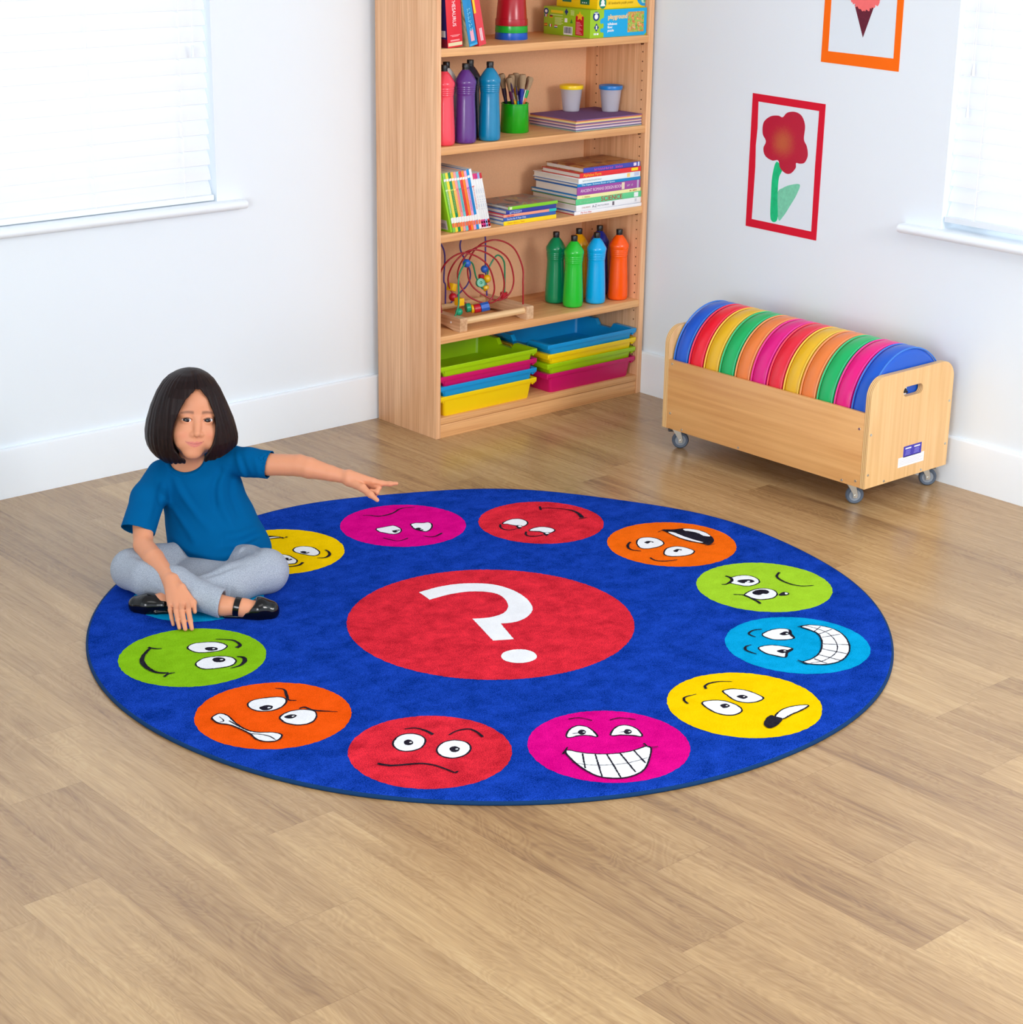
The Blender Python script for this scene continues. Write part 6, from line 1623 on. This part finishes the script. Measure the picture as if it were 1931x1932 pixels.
# ------------------------------------------------------------------ trousers
t = Field((-.25, -.17, -.004), (.26, .46, .17), .0021)
t.ell(P(.012, -.015, .054), (.112, .082, .050), k=.02)
t.chain([P(-.034, .045, .044), P(-.106, .128, .053), P(-.163, .203, .062)], [.042, .0480, .0545], .012)
t.chain([P(.058, .045, .044), P(.128, .128, .053), P(.184, .203, .062)], [.042, .0480, .0560], .012)
t.ell(P(.012, .130, .034), (.105, .110, .034), k=.012)
t.chain([P(.184, .205, .064), P(.110, .275, .056), P(.030, .325, .044), P(-.030, .347, .040)], [.0545, .050, .040, .031], .018)
t.chain([P(-.163, .205, .062), P(-.108, .272, .066), P(-.030, .322, .070), P(.040, .366, .056), P(.094, .388, .046)], [.0525, .050, .0450, .0385, .0375], .006)
# creases behind the knees, along the crossing and at the lap
for pp, am, w_ in (([(.165, .235, .118), (.130, .222, .124), (.085, .185, .124)], -.0055, .008), ([(.150, .225, .122), (.115, .205, .126), (.085, .165, .122)], .0035, .009), ([(.135, .275, .110), (.080, .302, .094), (.030, .328, .090)], -.0045, .009), ([(.120, .290, .098), (.070, .315, .086)], .003, .009),
               ([(-.155, .240, .114), (-.125, .262, .116), (-.095, .300, .112)], -.0048, .008), ([(-.135, .205, .126), (-.098, .228, .124)], -.0040, .008), ([(-.120, .240, .120), (-.090, .262, .116)], .003, .008), ([(.175, .215, .120), (.148, .198, .126)], -.004, .008),
               ([(-.060, .355, .090), (-.020, .372, .082), (.020, .390, .070)], -.0035, .009), ([(-.085, .335, .075), (-.030, .368, .060), (.020, .396, .048)], .0030, .010), ([(.200, .240, .080), (.225, .205, .070)], -.003, .010)):
    t.fold([P(*p) for p in pp], am, w_)
cuff = P(.094, .388, .046) - P(.040, .366, .056)
t.plane(P(.098, .389, .045), cuff + np.array((.02, -.01, 0)), P(.07, .33, -.01), P(.18, .46, .11))
t.cap(P(.080, .384, .047), P(.14, .40, .040), .0310, .0320, .002, 's')
grey = bpy.data.materials.new('grey_marl_jersey'); _t = NT(grey)
tc = _t.n('ShaderNodeTexCoord'); n1_ = _t.n('ShaderNodeTexNoise', i_Scale=520, i_Detail=3, i_Roughness=.7); _t.l(tc.outputs['Object'], n1_.inputs['Vector'])
cr = _t.n('ShaderNodeValToRGB'); e = cr.color_ramp.elements
e[0].position = .36; e[0].color = lin((138, 146, 158)); e[1].position = .66; e[1].color = lin((178, 186, 198))
_t.l(n1_.outputs['Fac'], cr.inputs[0]); _t.l(cr.outputs[0], _t.b.inputs['Base Color']); _t.b.inputs['Roughness'].default_value = .9; _t.b.inputs['Specular IOR Level'].default_value = .1
bp = _t.n('ShaderNodeBump', i_Strength=.2, i_Distance=.002); _t.l(n1_.outputs['Fac'], bp.inputs['Height']); _t.l(bp.outputs[0], _t.b.inputs['Normal'])
sdf_obj('trousers', [t], grey, girl)
# ------------------------------------------------------------------ black patent strap shoes
patent = mat('black_patent', (7, 7, 9), .10, .30, coat=.25); sole_m = mat('shoe_sole', (20, 20, 22), .6)
f = Field((.07, .33, -.004), (.27, .45, .09), .0016)
f.chain([P(.165, .392, .030), P(.190, .390, .033), P(.214, .384, .027)], [.0255, .0290, .0260], .01)
f.chain([P(.105, .402, .0180), P(.160, .402, .0170), P(.215, .392, .0180)], [.0060, .0060, .0065], .004)
f.ell(P(.150, .398, .062), (.034, .05, .026), k=.004, op='s')
f.cap(P(.110, .398, .041), P(.163, .394, .040), .0232, .0232, .002, 's')
sdf_obj('shoe', [f], patent, girl)
st = MB()
c0 = P(.137, .395, .040); ax = Vector((.97, .10, -.15)).normalized()
u_ = ax.orthogonal().normalized(); v_ = ax.cross(u_)
for k_ in range(0, 1):
    ring = [[], []]
for w_, rr_ in ((-.0075, .0232), (-.0068, .0246), (.0068, .0246), (.0075, .0232)):
    pass
prf = [(.0225, -.0075), (.0246, -.0072), (.0250, 0), (.0246, .0072), (.0225, .0075)]
st.lathe(prf, seg=40, M=Matrix.Translation(c0) @ ax.to_track_quat('Z', 'Y').to_matrix().to_4x4())
st.xf(Matrix.Diagonal((-1, 1, 1, 1)))
st.build('shoe_strap', patent, girl)
f = Field((-.18, .29, -.004), (.03, .43, .075), .0016)
f.chain([P(-.055, .364, .030), P(-.095, .364, .030), P(-.122, .356, .026)], [.0225, .0265, .0225], .01)
f.chain([P(-.02, .376, .0170), P(-.07, .384, .0170), P(-.125, .372, .0170)], [.0055, .0055, .006], .004)
sdf_obj('shoe', [f], patent, girl)
# ------------------------------------------------------------------ light and camera
w = bpy.data.worlds.new('World'); bpy.context.scene.world = w; w.use_nodes = True
bg = w.node_tree.nodes['Background']; bg.inputs[0].default_value = (.84, .92, 1, 1); bg.inputs[1].default_value = 1.25
def area(name, loc, target, size, power, col=(1, 1, 1)):
    l = bpy.data.lights.new(name, 'AREA'); l.shape = 'RECTANGLE'; l.size, l.size_y = size; l.energy = power; l.color = col
    o = bpy.data.objects.new(name, l); C.objects.link(o); o.location = loc
    o.rotation_euler = (Vector(target) - Vector(loc)).to_track_quat('-Z', 'Y').to_euler()
    return o
area('studio_softbox', (-.9, -5.4, 2.3), (-1.0, -.6, .6), (1.3, 1.0), 60, (1, .985, .97))
area('added_overhead_fill', (-2.6, -3.4, 2.58), (-2.6, -3.4, 0), (2.4, 1.2), 15)  # added overhead fill, not a known ceiling lamp
f = area('added_fill_behind_left', (-6.4, -4.6, 1.6), (-.1, -1.3, .9), (1.6, 1.6), 18, (.96, .98, 1)); f.data.spread = math.radians(80)  # added fill for the right wall and trolley front, no window stands here
area('daylight_outside_left', (-2.45, .9, 1.7), (-2.45, 0, 1.4), (2.0, 1.6), 3, (.92, .97, 1))
area('daylight_outside_right', (.9, -2.35, 1.7), (0, -2.35, 1.4), (2.0, 1.6), 8, (.92, .97, 1))
cam = bpy.data.cameras.new('camera'); co = bpy.data.objects.new('camera', cam); C.objects.link(co)
Rm = [[0.7542661955419734, -0.6564195222871887, 0.013997036205877944], [-0.2047548680462282, -0.2554242424734394, -0.9448988836729906], [0.6238252562005335, 0.709839324858345, -0.32706296428838977]]
M = Matrix.Identity(4)
for i in range(3):
    M[i][0] = Rm[0][i]; M[i][1] = -Rm[1][i]; M[i][2] = -Rm[2][i]
M[0][3], M[1][3], M[2][3] = -4.720937720731595, -4.999633875211129, 1.8223464007404917
co.matrix_world = M
cam.sensor_fit = 'HORIZONTAL'; cam.sensor_width = 36; cam.lens = 3583.3 * 36 / 1931; cam.clip_start = .05
sc_ = bpy.context.scene
sc_.camera = co
sc_.view_settings.view_transform = 'Standard'; sc_.view_settings.look = 'None'; sc_.view_settings.gamma = 1; sc_.view_settings.use_curve_mapping = False
sc_.view_settings.exposure = .40
sc_.cycles.max_bounces = 8; sc_.cycles.diffuse_bounces = 5; sc_.cycles.use_denoising = True
sc_.cycles.sample_clamp_indirect = 6
